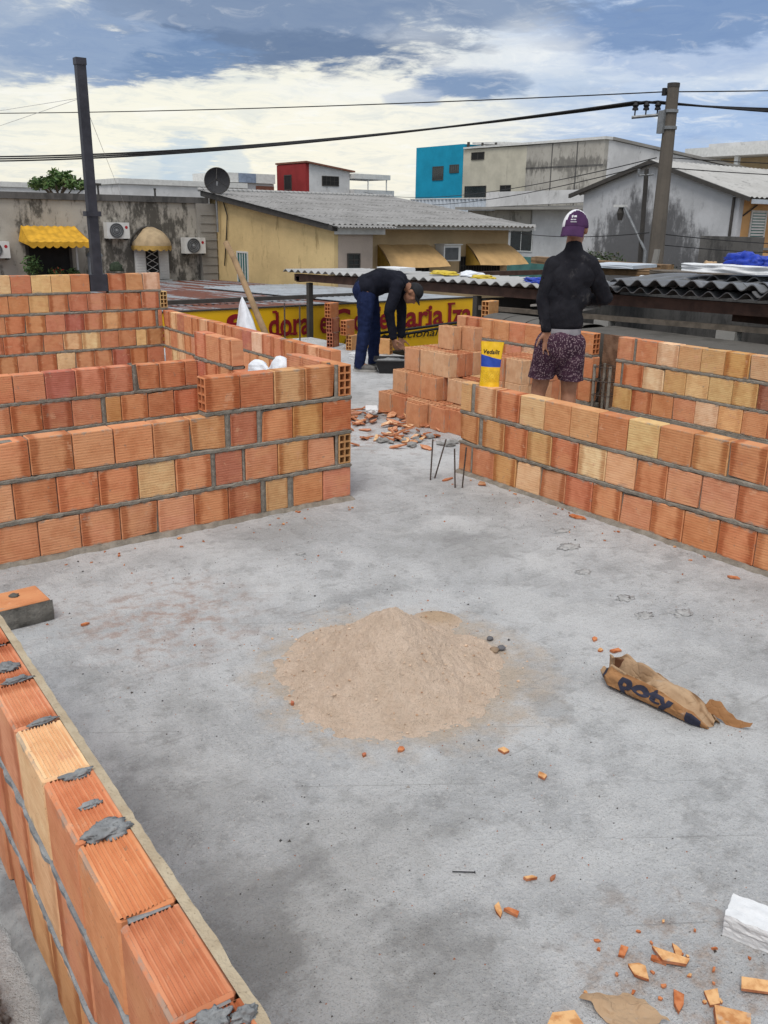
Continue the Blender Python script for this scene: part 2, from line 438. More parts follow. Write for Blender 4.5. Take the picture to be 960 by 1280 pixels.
# ------------------------------------------------------------------ ground and slab
def concrete():
    t = NT('rough_concrete_slab')
    n0 = t.noise(.9, 6, .6); n1 = t.noise(3.2, 7, .62); n2 = t.noise(13, 8, .7); n3 = t.noise(60, 5, .7); n4 = t.noise(210, 3)
    c = t.mix(t.mr(n0, .36, .62), (.50, .51, .52), (.60, .607, .612))
    c = t.mix(t.mr(n1, .44, .60, 0, .6), c, (.42, .425, .43))
    c = t.mix(t.mr(n2, .50, .64, 0, .55), c, (.31, .31, .31))
    c = t.mix(t.mr(n3, .53, .64, 0, .55), c, (.66, .65, .635))
    # damp dark areas near the low wall and along the working strip, darker spot beside the bag
    m = t.noise(4, 8, .68)
    for p, a, b, k in (((.8, 1.35, 0), .1, .62, .75), ((.72, 2.1, 0), .05, .5, .4), ((1.3, 1.62, 0), .02, .3, .6), ((3.0, 3.3, 0), .05, .5, .4),
                       ((3.75, 3.9, 0), .05, .7, .35), ((2.3, 3.9, 0), .0, .5, .3), ((2.52, 1.5, 0), .02, .32, .45), ((1.1, 2.6, 0), .02, .25, .3), ((5.2, 6.4, 0), .3, 1.4, .35)):
        c = t.mix(t.math('MULTIPLY', t.spot(p, a, b, nz=m, amt=.9), k), c, (.24, .235, .225))
    # brick dust and sand dust lying on the slab
    c = t.mix(t.math('MULTIPLY', t.spot((1.35, 3.3, 0), .05, .62, nz=m, amt=.9), t.mr(n2, .42, .62, 0, .6)), c, (.44, .27, .20))
    c = t.mix(t.math('MULTIPLY', t.spot((4.2, 5.6, 0), .2, 1.0, nz=m, amt=.9), t.mr(n2, .45, .65, 0, .5)), c, (.42, .24, .16))
    c = t.mix(t.math('MULTIPLY', t.spot((1.5, .8, 0), .05, .42, nz=m, amt=.7), t.mr(n2, .45, .65, 0, .5)), c, (.46, .30, .20))
    c = t.mix(t.math('MULTIPLY', t.spot((1.87, 2.34, 0), .34, .66, nz=t.noise(9, 8, .72), amt=.7), .85), c, (.52, .42, .32))
    # trowel drags, long scrapes and pale cement dust
    dr = t.noise(1, 5, .6, t.vmap(scale=(2.5, 34, 1), rot=(0, 0, .55)))
    c = t.mix(t.mr(dr, .60, .70, 0, .45), c, (.30, .295, .29))
    dr2 = t.noise(1, 5, .62, t.vmap(scale=(30, 1.6, 1), rot=(0, 0, .35))); patch_ = t.noise(1.1, 4, .6, t.vmap(loc=(4, 2, 0)))
    c = t.mix(t.math('MULTIPLY', t.mr(dr2, .52, .66), t.mr(patch_, .48, .6, 0, .2)), c, (.68, .68, .67))
    c = t.mix(t.math('MULTIPLY', t.mr(t.noise(1.5, 8, .68, t.vmap(loc=(1, 7, 0))), .50, .60), .5), c, (.66, .665, .665))
    c = t.mix(t.math('MULTIPLY', t.mr(t.noise(2.1, 8, .7, t.vmap(loc=(9, 3, 0))), .56, .63), .4), c, (.27, .272, .275))
    wv = t.math('ADD', t.math('SINE', t.math('MULTIPLY', t.sep(t.vmap(rot=(0, 0, -.98)))[0], 11)), t.math('MULTIPLY', t.noise(.8, 3), .35))
    c = t.mix(t.math('MULTIPLY', t.mr(t.math('ABSOLUTE', wv), .0, .035, 1, 0), t.mr(t.noise(1.7, 4, .6, t.vmap(loc=(5, 5, 0))), .50, .6, 0, .6)), c, (.26, .26, .255))
    pit = t.voro(95, None); c = t.mix(t.math('MULTIPLY', t.mr(pit, .05, .22, 1, 0), t.mr(n1, .46, .58, 0, .8)), c, (.13, .13, .125))
    c = t.mix(t.mr(n4, .57, .68, 0, .6), c, (.22, .215, .205)); n5 = t.noise(110, 4, .7); c = t.mix(t.mr(n5, .56, .66, 0, .5), c, (.26, .255, .245))
    h = t.math('ADD', t.math('MULTIPLY', n2, 1.1), t.math('ADD', t.math('MULTIPLY', n3, .7), t.math('ADD', t.math('MULTIPLY', n4, .25), t.math('MULTIPLY', dr, .5))))
    h = t.math('ADD', h, t.math('MULTIPLY', n5, .6)); return t.fin(c, t.bump(h, 1.0, .016), .92, .2)
M['slab'] = concrete()
mb = MB(); mb.box(-3, 6.95, -3, 11.0, -.22, 0)
tag(obj('concrete_floor', mb, M['slab']), 'rough grey concrete roof slab the brick walls stand on', 'floor', kind='structure')
mb = MB(); mb.add([(-600, -600, -3.2), (600, -600, -3.2), (600, 600, -3.2), (-600, 600, -3.2)], [(0, 1, 2, 3)])
tag(obj('ground', mb, simple('street_dirt', (.20, .18, .155), .95, .35, .3)), 'dusty street level ground below the roof slab', 'ground', kind='structure')
mb = MB()                                  # storey carrying the slab
mb.box(-2.9, 6.85, -2.9, 10.9, -3.196, -.224)
tag(obj('lower_storey', mb, simple('storey_render', (.40, .38, .34))), 'plain rendered storey under the concrete roof slab', 'building', kind='structure')

# ------------------------------------------------------------------ brick walls
Y_ = lambda: ('b', .204, tint(1, 0)); 
wallA = brick_wall((2.96, 4.25, 0), (-1, 0, 0), (0, 1, 0), [
    (0, [('b', .2), ('b', .204), ('m', .035), ('b', .145, (.58, .32, .15, .9)), ('m', .03)] + full(14)),
    (0, [('h', .092, (.50, .27, .12, 0)), ('m', .02), ('b', .19), ('b', .2, (.60, .30, .13, .7)), ('b', .207), ('m', .014), ('b', .165, (.44, .15, .09, .1)), ('m', .025)] + full(13)),
    (0, [('b', .2, (.46, .14, .06, .3)), ('b', .2, (.56, .27, .10, .6)), ('b', .2), ('m', .025), ('b', .165, (.46, .16, .09, .8)), ('m', .03), ('b', .204, (.58, .27, .12, .5)), ('b', .204, (.57, .25, .12, .5))] + full(12)),
    (0, [('h', .092, (.52, .21, .09, 0)), ('m', .024), ('b', .2, (.54, .24, .11, .8)), ('b', .2, (.58, .31, .15, .6)), ('b', .208, (.50, .17, .08, .3)), ('y', .21, (.53, .19, .085, .9))]),
], 'low brick wall crossing the middle of the slab, its top course stepped down halfway', py=.1)
wallB = brick_wall((3.90, 4.345, 0), (0, -1, 0), (1, 0, 0), [
    (0, [('b', .12, (.48, .19, .09, .4)), ('m', .012), ('b', .204), ('b', .204, (.60, .30, .12, .8))] + full(15)),
    (0, [('b', .185, (.55, .25, .11, .6)), ('m', .035), ('b', .2, (.56, .28, .12, .9)), ('b', .2), ('b', .2, (.58, .33, .14, .6))] + full(14)),
    (0, [('b', .1, (.60, .33, .15, .2)), ('m', .03), ('b', .204), ('b', .204), ('b', .204, (.64, .38, .19, .1)), ('b', .204, (.58, .26, .12, .2)), ('b', .204, (.60, .30, .14, .3)), ('b', .204, (.50, .19, .085, .2)),
         ('b', .204, (.64, .40, .18, .1)), ('b', .204, (.52, .22, .10, .3)), ('b', .204, (.58, .29, .13, .7)), ('b', .204, (.53, .21, .10, .8))] + full(6)),
], 'three course brick wall with the yellow pouch standing on its end', py=.28, pr=0)
wallC = brick_wall((.279, -.4, .012), (.0375, 1, 0), (1, -.0375, 0), [
    (-.09, full(16, .207)), (-.19, full(17, .207)), (-.19, full(17, .207))],
    'low brick wall in the near corner, ribbed brick tops spattered with fresh mortar', mort='mortar_wet', py=.10, pr=0, jit=.0022, ch=.005, ribs=True)
M['brick_top'] = make_brick('ribbed_brick_top', groove=.15)
for ch_ in wallC.children:
    if ch_.name.startswith('brick_courses'):
        ch_.data.materials.append(M['brick_smooth']); ch_.data.materials.append(M['brick_top'])
        for p in ch_.data.polygons: p.material_index = 2 if p.normal.z > .25 else 1
FC = Fr((.279, -.4, .012), (.0375, 1, 0), (1, -.0375, 0))
mb = MB(); n = 170; vs = []
for i in range(n + 1):                       # pale mortar left along the far top edge
    s = -.15 + 3.4 * i / n; w = .014 + .004 * nz(s * 9, 3) + .003 * nz(s * 40, 3)
    vs += [FC(s, BW - .004, .6025), FC(s, BW + w, .600 + .003 * nz(s * 30, 8)), FC(s, BW + w * .8, .575), FC(s, BW - .004, .55)]
mb.add(vs, [(i * 4 + k, i * 4 + k + 1, i * 4 + 5 + k, i * 4 + 4 + k) for i in range(n) for k in range(3)])
obj('mortar_edge', mb, mortar_mat('dry_sandy_mortar', (.40, .32, .22), (.50, .42, .30)), wallC)
# fresh mortar dabs on top of the near wall (s = y + .4)
k = 0
for (s, t, rs, rt, rz) in ((1.68, .052, .026, .040, .011), (1.765, .05, .010, .022, .005), (1.866, .058, .015, .030, .008), (2.09, .055, .008, .034, .006), (2.297, .055, .010, .034, .007), (2.37, .05, .026, .03, .009), (1.238, .042, .020, .03, .012), (1.222, .080, .014, .02, .010), (2.62, .05, .02, .03, .01), (.62, .05, .03, .03, .008)):
    k += 1; p = FC(s, t, .604)
    v, f = lump(p.x, p.y, p.z, rt * .82, rs * .82, rz, k * 7.3, 4, .6, 1.9)
    mb = MB(); mb.add(v, f); obj('mortar_dab', mb, M['mortar_wet'], wallC, smooth=True, fixn=False)
wallD = brick_wall((6.05, 6.85, .11), (0, -1, 0), (1, 0, 0), [
    (0, full(8) + [('b', .14)]), (0, [('b', .1)] + full(7) + [('b', .12), ('m', .03), ('b', .10)]), (0, [('b', .13)] + full(7) + [('y', .204, (.55, .21, .09, .2))])],
    'brick wall behind the standing man, ending at the rebar column gap', fillet=False, py=.3, pr=0)
wallD2 = brick_wall((6.05, 4.83, .11), (0, -1, 0), (1, 0, 0), [
    (0, [('b', .19, (.60, .34, .13, .4))] + full(13)), (0, [('b', .06), ('m', .02), ('b', .204), ('b', .204), ('b', .204, (.6, .33, .14, .3)), ('b', .204), ('b', .204, (.62, .38, .17, .2)), ('b', .204, (.62, .36, .15, .5)), ('b', .204, (.34, .14, .09, 1))] + full(6)),
    (0, [('b', .17), ('m', .02), ('b', .204), ('b', .204), ('b', .204, (.58, .31, .15, .1)), ('b', .204, (.58, .33, .15, .1)), ('b', .204, (.58, .30, .11, 1)), ('b', .204, (.58, .33, .18, .1)), ('b', .204, (.6, .36, .19, .1))] + full(6))],
    'brick wall under the dark carport eave, right of the rebar column', fillet=False, py=.22, pr=.03)
for o_, y0, y1 in ((wallD, 5.06, 6.9), (wallD2, 1.9, 4.86)):
    mb = MB(); mb.box(6.03, 6.16, y0, y1, 0, .112); obj('footing', mb, M['mortar'], o_)
wallE = brick_wall((4.2, 9.8, 0), (-1, 0, 0), (0, 1, 0), [
    (0, full(24)), (-.0, [('b', .204, (.50, .24, .11, 1)), ('b', .12)] + full(23)), (0, [('b', .05), ('m', .03)] + full(23)), (-.075, [('h', .092, (.60, .38, .17, 0)), ('m', .01)] + full(23)),
    (0, [('b', .2), ('b', .2, (.57, .26, .12, .2)), ('b', .2), ('g', .2), ('b', .204), Y_(), Y_(), ('b', .204), ('b', .204), Y_()] + full(14))],
    'tallest brick wall at the back left, five courses with the steel post', py=.24, pr=.04, mort='mortar')
wallF = brick_wall((2.866, 6.1, 0), (-1, 0, 0), (0, 1, 0), [
    (0, full(16)), (0, [('b', .2), ('b', .2), ('b', .2), ('b', .11, (.56, .26, .1, .9)), ('m', .03)] + full(13)), (0, [('b', .1), ('b', .2), ('b', .17), ('m', .03), ('b', .2)] + full(13))],
    'second brick partition on the left, between the stepped wall and tallest wall', py=.12)
wallG = brick_wall((2.868, 4.25, 0), (0, 1, 0), (1, 0, 0), [
    (.1, full(9)), (.2, full(8) + [('b', .12)]), (.1, full(9)), (.2, [('b', .19), ('b', .19), ('g', .72), ('b', .2), ('b', .2), ('b', .2)])],
    'short brick return wall running back from the stepped corner, toothed top', py=.15)
wallG2 = brick_wall((3.98, 6.0, 0), (.055, 1, 0), (1, -.055, 0), [
    (0, full(18, .209)), (0, [('b', .1)] + full(18, .204)), (0, full(18, .209))], 'long receding brick wall meeting the tallest wall at its corner', py=.3)

# ------------------------------------------------------------------ loose bricks
def standing_brick(name):
    mb = MB(); F = Fr((-BW / 2, -.095, 0), (1, 0, 0), (0, 1, 0))
    return mb, F
M['brick_up'] = make_brick('grooved_upright_brick', groove=2.4, freq=1 / .0155)
def brick_data(col, up=True, open_ends=(1,)):
    mb = MB(); F = Fr((0, 0, 0), (1, 0, 0), (0, 1, 0))
    if up: brick(mb, F, -BW / 2 + .001, -.095, 0, BW - .002, .19, .19, col, 'z', .003, open_ends)
    else: brick(mb, F, -.095, -BW / 2, 0, .19, BW, .19, col, 's', .003, open_ends)
    return mb
protos = []
for i, c in enumerate([(.60, .27, .14, 0), (.57, .23, .12, .0), (.63, .34, .19, 0), (.61, .30, .165, 0), (.53, .20, .10, 0), (.65, .38, .22, 0)]):
    o = obj('clay_brick', brick_data(c), M['brick_up'], fixn=False); protos.append(o)
flatp = []
for i, c in enumerate([(.52, .19, .08, 0), (.58, .29, .12, .2), (.42, .15, .09, .9)]):
    flatp.append(obj('clay_brick', brick_data(c, False, (-1, 1)), M['brick'], fixn=False))
used = set()
def put(o, x, y, z, rz, label, group):
    if o.name in used: c = o.copy(); COL.objects.link(c)
    else: c = o; used.add(o.name)
    c.location = (x, y, z); c.rotation_euler = (0, 0, rz)
    tag(c, label, 'brick', group)
    return c
GR = 'loose bricks stacked behind the pouch'
HP = math.pi / 2
def tier(cells, z, label):
    for (x, y, turn) in cells:
        put(R.choice(protos), x + R.uniform(-.006, .006), y + R.uniform(-.006, .006), z, (HP if turn else 0) + R.uniform(-.08, .08), label, GR)
low = [(4.66 + BW * i, 6.12 - .195 * j, 0) for i in range(5) for j in range(4) if not (i > 2 and j < 1)] + [(4.62, 5.36, 0), (4.73, 5.30, 0), (4.66, 5.17, 0), (4.56, 5.62, 0)]
tier(low, 0, 'upright ribbed brick in the bottom tier of the loose brick stack')
mid = [(4.76 + BW * i, 6.05 - .195 * j, 0) for i in range(4) for j in range(3)] + [(4.84, 5.42, 0), (5.0, 5.44, 0)]
tier(mid, .191, 'upright ribbed brick in the middle tier of the loose brick stack')
top = [(4.84 + BW * i, 6.0 - .195 * j, 0) for i in range(4) for j in range(3) if not (i == 0 and j == 1)]
tier(top, .382, 'upright ribbed brick in the third tier of the loose brick stack')
put(protos[5], 4.86, 5.80, .382, .1, 'pale broken topped brick at the stack edge nearest the bending man', GR)
put(protos[2], 5.05, 5.80, .573, .05, 'paler of the two bricks crowning the loose brick stack', GR)
put(protos[3], 5.16, 5.66, .573, .02, 'orange brick of the two crowning the loose brick stack', GR)
blk = [(5.13 + BW * i, 5.06 + .195 * j, 0) for i in range(6) for j in range(2)]
for z in (0, .191, .382): tier(blk, z, 'upright brick in the square block beside the standing man')
GB = 'loose bricks at the far slab edge'
put(flatp[2], 6.66, 10.0, 0, .5, 'mortar stained brick at the foot of the three brick pile', GB)
put(flatp[2], 6.66, 10.0, .191, .4, 'middle brick of the three brick pile before the yellow sign', GB)
put(flatp[0], 6.64, 10.0, .382, .35, 'hollow brick topping the three brick pile before the yellow sign', GB)
put(flatp[1], 6.72, 9.62, 0, .3, 'pale brick standing behind the bending man legs, lower one', GB)
put(flatp[0], 6.66, 9.66, .191, .35, 'orange brick standing on a pale brick behind the bending man legs', GB)
put(flatp[1], 6.84, 9.1, 0, -1.1, 'yellowish hollow brick between the bending man and the tray', GB)

# brick lying on the floor, side caked with mortar
t_ = thing('loose_brick', (.86, 3.62, 0), 'brick lying on the floor with one side caked in dark mortar', 'brick', rz=.03)
mb = MB(); brick(mb, Fr((-.22, -.09, .0), (1, 0, 0), (0, 1, 0)), 0, 0.01, 0, .31, .18, .09, (.55, .22, .10, .1), 's', .005)
obj('brick_body', mb, M['brick_top'], t_, local=True, fixn=False)
mb = MB(); F = Fr((-.22, -.09, 0), (1, 0, 0), (0, 1, 0))
def cake(u, v):
    x = u * .314; z = v * .088
    return F(x, -.006 - .010 * math.sin(math.pi * min(1, v * 1.1 + .1)) * (.6 + .5 * nz(x * 30, z * 30)) - .005 * nz(x * 90, z * 90), z + .002)
mb.grid(cake, 40, 10); obj('mortar_coat', mb, M['mortar_dark'], t_, local=True, smooth=True)
for (x, y) in ((-.02, .03), (-.16, .02)):
    v, f = lump(x, y, .092, .02, .018, .010, x * 50, 3); mb = MB(); mb.add(v, f); obj('mortar_dab', mb, M['mortar_dark'], t_, local=True, smooth=True, fixn=False)

# ------------------------------------------------------------------ sand pile
def sand_mat():
    t = NT('builders_sand'); n1 = t.noise(9, 7, .65); n2 = t.noise(260, 3); n3 = t.noise(40, 6, .7)
    c = t.mix(t.mr(n1, .35, .66), (.80, .63, .495), (.70, .545, .42))
    c = t.mix(t.math('MULTIPLY', t.spot((2.28, 2.62, .03), .03, .13, nz=n1, amt=.2), .6), c, (.50, .34, .19))
    c = t.mix(t.mr(n2, .56, .68, 0, .45), c, (.36, .27, .19)); c = t.mix(t.mr(t.noise(95, 4, .7), .58, .68, 0, .4), c, (.42, .32, .235)); c = t.mix(t.mr(n3, .6, .75, 0, .5), c, (.76, .62, .50))
    h = t.math('ADD', t.math('MULTIPLY', n2, .8), t.math('ADD', n3, t.math('ADD', n1, t.noise(95, 4, .7))))
    return t.fin(c, t.bump(h, 1.0, .014), .95, .1)
M['sand'] = sand_mat()
mb = MB(); NA, NRr = 320, 150
cx, cy = 1.845, 2.395
def sand_h(x, y):
    dx, dy = x - cx, y - cy; a = math.atan2(dy, dx); r = math.hypot(dx, dy)
    rr = .366 * (1 + .10 * nz(math.cos(a) * 1.3 + 4, math.sin(a) * 1.3) + .05 * nz(math.cos(a) * 4, math.sin(a) * 4))
    rr += .085 * max(0, math.cos(a - 4.12)) ** 2 + .02 * max(0, math.cos(a - 2.75)) ** 8 + .02 * max(0, math.cos(a + .65)) ** 4
    q = r / rr
    h = .235 * max(0, 1 - q) ** 1.0
    h = .262 * max(0, 1 - q) ** 1.22 - .010 * math.exp(-(q / .05) ** 2)
    foot = math.exp(-((q - .98) / .22) ** 2) * .011
    h += foot * (q < 1.15)
    bx = math.hypot(x - 2.28, y - 2.62); h = max(h, .045 * max(0, 1 - bx / .16))
    h += (.014 * nz(x * 6, y * 6, 1) + .012 * nz(x * 16, y * 16, 2) + .009 * nz(x * 40, y * 40, 3) + .005 * nz(x * 95, y * 95, 4)) * min(1, max(0, (1.45 - q)) * 2)
    return h if q < .97 else h - (q - .97) * .055 + .0035
def sg(u, v):
    a = u * 2 * math.pi; r = .72 * v ** .9
    x, y = cx + r * math.cos(a), cy + r * math.sin(a)
    return (x, y, max(-.006, sand_h(x, y) - .002))
mb.grid(sg, NA, NRr, closed_u=True)
tag(obj('sand_pile', mb, M['sand'], smooth=True, weld=True), 'cone of pale building sand heaped in the middle of the slab', 'sand pile')
for (x, y, r, lb) in ((2.253, 2.253, .018, 'brown pebble at the right foot of the sand pile'), (2.286, 2.250, .016, 'larger dark grey pebble at the right foot of the sand pile'), (2.31, 2.34, .014, 'smaller dark grey pebble just behind its neighbour by the sand')):
    v, f = lump(x, y, r * .45, r, r * .9, r * .75, x * 40, 3, .3, 1.6); mb = MB(); mb.add(v, f)
    tag(obj('pebble', mb, simple('pebble_' + ('brown' if 'brown' in lb else 'grey'), (.26, .19, .13) if 'brown' in lb else (.13, .13, .14), .8), smooth=True, fixn=False), lb, 'pebble', 'pebbles beside the sand pile')

# ------------------------------------------------------------------ shards
M['shard'] = NT('broken_clay'); 
def shard_mat():
    t = NT('broken_terracotta'); a = t.attr()
    c = t.mix(t.mr(t.noise(40, 5), .4, .65), a['Color'], t.mix(1, a['Color'], (.7, .55, .45), 'MULTIPLY'))
    c = t.mix(t.mr(t.noise(25, 6), .62, .7, 0, .5), c, (.4, .37, .33))
    return t.fin(c, t.bump(t.noise(90, 5), .6, .004), .92, .12)
bpy.data.materials.remove(M['shard'].m); M['shard'] = shard_mat()
def shard(x, y, L, Wd, rz, label, col=None, group=None, z=0, tilt=None, th=.008, mk=True, cat='brick shard', name='brick_shard', ribs=False):
    n = R.choice((4, 5, 5, 6)); pts = []; a0 = R.uniform(.4, .9)
    for i in range(n):
        a = 2 * math.pi * (i + a0) / n + R.uniform(-.3, .3); k = R.uniform(.8, 1.25) if R.random() < .8 else .6
        p = (math.cos(a) * L / 2 * 1.2 * k, math.sin(a) * Wd / 2 * 1.2 * k); pts.append(p)
    if col is None: q_ = tint(.4, .05, 0); col = (q_[0] * .8 + .14, q_[1] * .85 + .12, q_[2] * .9 + .09, 0)
    ra, rb = tilt if tilt else (R.uniform(-.12, .12), R.uniform(-.12, .12))
    mat = Matrix.Rotation(rz, 3, 'Z') @ Matrix.Rotation(ra, 3, 'X') @ Matrix.Rotation(rb, 3, 'Y')
    lo = [mat @ Vector((p[0] * .97, p[1] * .97, 0)) for p in pts]; hi = [mat @ Vector((p[0], p[1], th * R.uniform(.85, 1.15))) for p in pts]
    zm = min(min(v.z for v in lo), 0)
    vs = [(x + v.x, y + v.y, z + v.z - zm * .9) for v in lo + hi]
    rd = (.50, .21, .11, 0)
    mb = MB(); mb.add(vs[:n] + vs[n:], [tuple(range(n))[::-1]], None, rd); mb.add(vs, [(i, (i + 1) % n, (i + 1) % n + n, i + n) for i in range(n)], None, rd); mb.add(vs[n:], [tuple(range(n))], None, col)
    o = obj(name, mb, M['shard'], weld=True)
    return tag(o, label, cat, group)
TAN = (.70, .42, .20, 0); TAN2 = (.66, .37, .17, 0); ORA = (.55, .21, .09, 0)
FG = 'shards scattered on the near floor'
for a in ((2.661, 2.096, .035, .018, .2, 'flat orange chip, first of three chips behind the paper bag', ORA), (2.646, 1.978, .05, .02, -.2, 'largest of the three chips behind the paper bag', ORA), (2.60, 2.02, .025, .018, .4, 'small pale chip of three chips behind the paper bag', TAN),
          (1.797, 1.728, .035, .03, .5, 'pale tan chip on the bare floor below the sand pile', TAN), (1.796, 1.561, .038, .026, .9, 'orange chip on the bare floor above the floor groove', TAN2),
          (1.30, 1.235, .035, .018, .9, 'pale half of a broken chip pair on the near floor', TAN), (1.325, 1.215, .035, .018, 1.9, 'orange half of a broken chip pair on the near floor', ORA),
          (1.443, 1.27, .03, .012, -.5, 'tan sliver beside a darker sliver on the near floor', TAN), (1.49, 1.236, .022, .01, .1, 'dark red sliver beside a tan sliver', (.35, .14, .08, 0)),
          (1.431, .915, .055, .03, 1.2, 'smooth tan shard shaped like a tongue', TAN), (1.545, .90, .045, .018, .9, 'tan rod shaped shard near the foam block', TAN2),
          (1.442, .973, .03, .018, .2, 'small orange chip above the tongue shaped shard', ORA), (1.503, .775, .045, .03, .3, 'tan chunk with a red broken edge', TAN), (1.425, .81, .05, .03, .6, 'crumbled orange chunk in the rubble corner', ORA),
          (1.615, .72, .11, .03, .0 - .65, 'long tan slab shard at the frame edge', TAN), (1.49, .91, .06, .022, -.9, 'orange splinter lying against the long tan strip', ORA),
          (1.406, 2.368, .022, .014, 1.2, 'small red chip left of the sand pile', (.42, .15, .09, 0)), (1.423, 1.968, .02, .01, .5, 'tiny red chip in front of the sand pile, left', (.45, .16, .09, 0)), (1.534, 1.925, .022, .018, .8, 'tiny orange chip at the sand front edge', ORA),
          (3.80, 3.21, .09, .035, -1.2, 'flat orange flake against the foot of the pouch wall', ORA), (3.82, 4.02, .10, .05, .9, 'tan flake leaning near the upright rebars', (.5, .30, .18, 0)), (3.72, 2.16, .07, .03, -1, 'orange flake at the wall foot by the frame edge', ORA),
          (1.04, 3.40, .03, .02, .2, 'small orange chip below the mortar caked brick', ORA), (3.70, 4.22, .1, .025, .2, 'thin reddish flake lying between the rebars', (.5, .2, .1, 0))):
    shard(a[0], a[1], a[2], a[3], a[4], a[5], a[6], FG)
shard(1.515, .885, .115, .034, -.93, 'longest tan strip of brick in the rubble corner', TAN, FG, .006, (.05, .06), .010)
shard(1.455, .705, .12, .075, .5, 'large ribbed tan shard at the bottom edge', TAN2, FG, 0, (.1, .1), .014)
shard(1.17, .90, .14, .085, 1.1, 'large tan half brick face beside the torn paper', TAN, FG, 0, (.0, .04), .014)
for i in range(26):                        # crumbs
    x, y = 1.47 + R.gauss(0, .10), .85 + R.gauss(0, .09)
    shard(x, y, R.uniform(.006, .016), R.uniform(.005, .01), R.uniform(0, 6), 'tiny brick crumb in the rubble near the foam block', R.choice([TAN, ORA, ORA]), 'brick crumbs near the foam block', th=.005)
for i in range(46):
    if i % 2: x, y = R.uniform(1.0, 2.9), 4.25 - abs(R.gauss(0, .16)) - .04
    else: x, y = 3.9 - abs(R.gauss(0, .16)) - .04, R.uniform(2.2, 4.2)
    s_ = R.uniform(.008, .024); shard(x, y, s_, s_ * R.uniform(.4, .8), R.uniform(0, 6), 'small brick crumb fallen along the foot of a brick wall', R.choice([TAN2, ORA, (.36, .30, .26, 0), (.30, .29, .28, 0)]), 'brick crumbs along the wall feet', th=.006)
# rubble by the loose stack
RUB = 'shards heaped in front of the loose brick stack'
for i in range(85):
    k = R.random(); x, y = (4.35 + R.gauss(0, .22), 5.85 + R.gauss(0, .28)) if k < .6 else (4.2 + R.gauss(0, .17), 5.3 + R.gauss(0, .16))
    x = min(x, 4.58); hgt = .05 * math.exp(-((x - 4.42) / .18) ** 2 - ((y - 5.9) / .22) ** 2)
    shard(x, y, R.uniform(.05, .13), R.uniform(.025, .06), R.uniform(0, 6.28), 'broken brick shard in the rubble heap before the loose stack', None, RUB, R.uniform(0, hgt), (R.uniform(-.45, .45), R.uniform(-.35, .35)), .012)
M['foam'] = simple('white_foam', (.70, .715, .73), .7, .08, 40, .5)
M['plaster'] = simple('grey_lump', (.30, .295, .285), .95, .35, 20, .8)
for i in range(14):
    x, y = 4.12 + R.gauss(0, .16), 5.15 + R.gauss(0, .14)
    v, f = lump(x, y, .012, R.uniform(.02, .05), R.uniform(.02, .05), R.uniform(.012, .03), i * 3.3, 2, .5); mb = MB(); mb.add(v, f)
    tag(obj('mortar_crumb', mb, M['plaster'], fixn=False), 'grey mortar crumb among shards before the loose brick stack', 'mortar crumb', 'mortar crumbs by the stack')
M['splat'] = simple('dry_splat', (.42, .42, .415), .95, .3, 30, .8)
for i, (x, y, r) in enumerate(((3.19, 2.62, .05), (3.1, 2.30, .055), (3.02, 2.13, .05), (3.18, 2.05, .06), (3.40, 2.9, .07), (3.55, 3.1, .06), (2.2, 3.6, .03))):
    v, f = lump(x, y, .0, r * .8, r * .55, .0035, i * 5.1 + 2, 4, .75, 2.4); mb = MB(); mb.add(v, f)
    tag(obj('mortar_splat', mb, M['splat'], smooth=True, fixn=False), 'dried grey mortar splat stuck to the floor below the pouch wall', 'mortar splat', 'mortar splats on the floor')
M['grit'] = simple('dark_grit', (.10, .10, .10), .9)
gm = MB()
for i in range(3200):
    x, y = R.uniform(.5, 3.85), R.uniform(.55, 4.2)
    if math.hypot(x - cx, y - cy) < .42 and R.random() < .75: continue
    if nz(x * 1.6, y * 1.6, 7) < -.05: continue
    r = R.uniform(.0012, .004) * (1 if R.random() < .94 else 2.2)
    a, b = R.random() * 6, R.uniform(.6, 1)
    z = max(0, sand_h(x, y) if math.hypot(x - cx, y - cy) < .5 else 0)
    gm.add([(x + r * math.cos(a + k * 2.1), y + r * b * math.sin(a + k * 2.1), z) for k in range(3)] + [(x, y, z + r)], [(0, 1, 3), (1, 2, 3), (2, 0, 3)], None, R.choice([(.1, .1, .1, 0), (.3, .28, .26, 0), (.42, .2, .12, 0), (.08, .08, .08, 0)]))
for i in range(260):                       # sand clods on and around the heap
    a, q = R.random() * 6.283, .12 + .42 * R.random() ** .7
    x, y = cx + q * math.cos(a), cy + q * math.sin(a); r = R.uniform(.0015, .0055) * (1 if R.random() < .93 else 1.6); z = max(0, sand_h(x, y)) - r * .3
    v, f = lump(x, y, z + r * .4, r, r * R.uniform(.7, 1), r * .8, i * 1.7, 1, .4, 2); s_ = R.uniform(.75, 1.1); gm.add(v, f, None, (.66 * s_, .51 * s_, .385 * s_, 0))
tag(obj('grit', gm, M['shard']), 'fine dark grit strewn over the concrete floor', 'grit', kind='stuff')

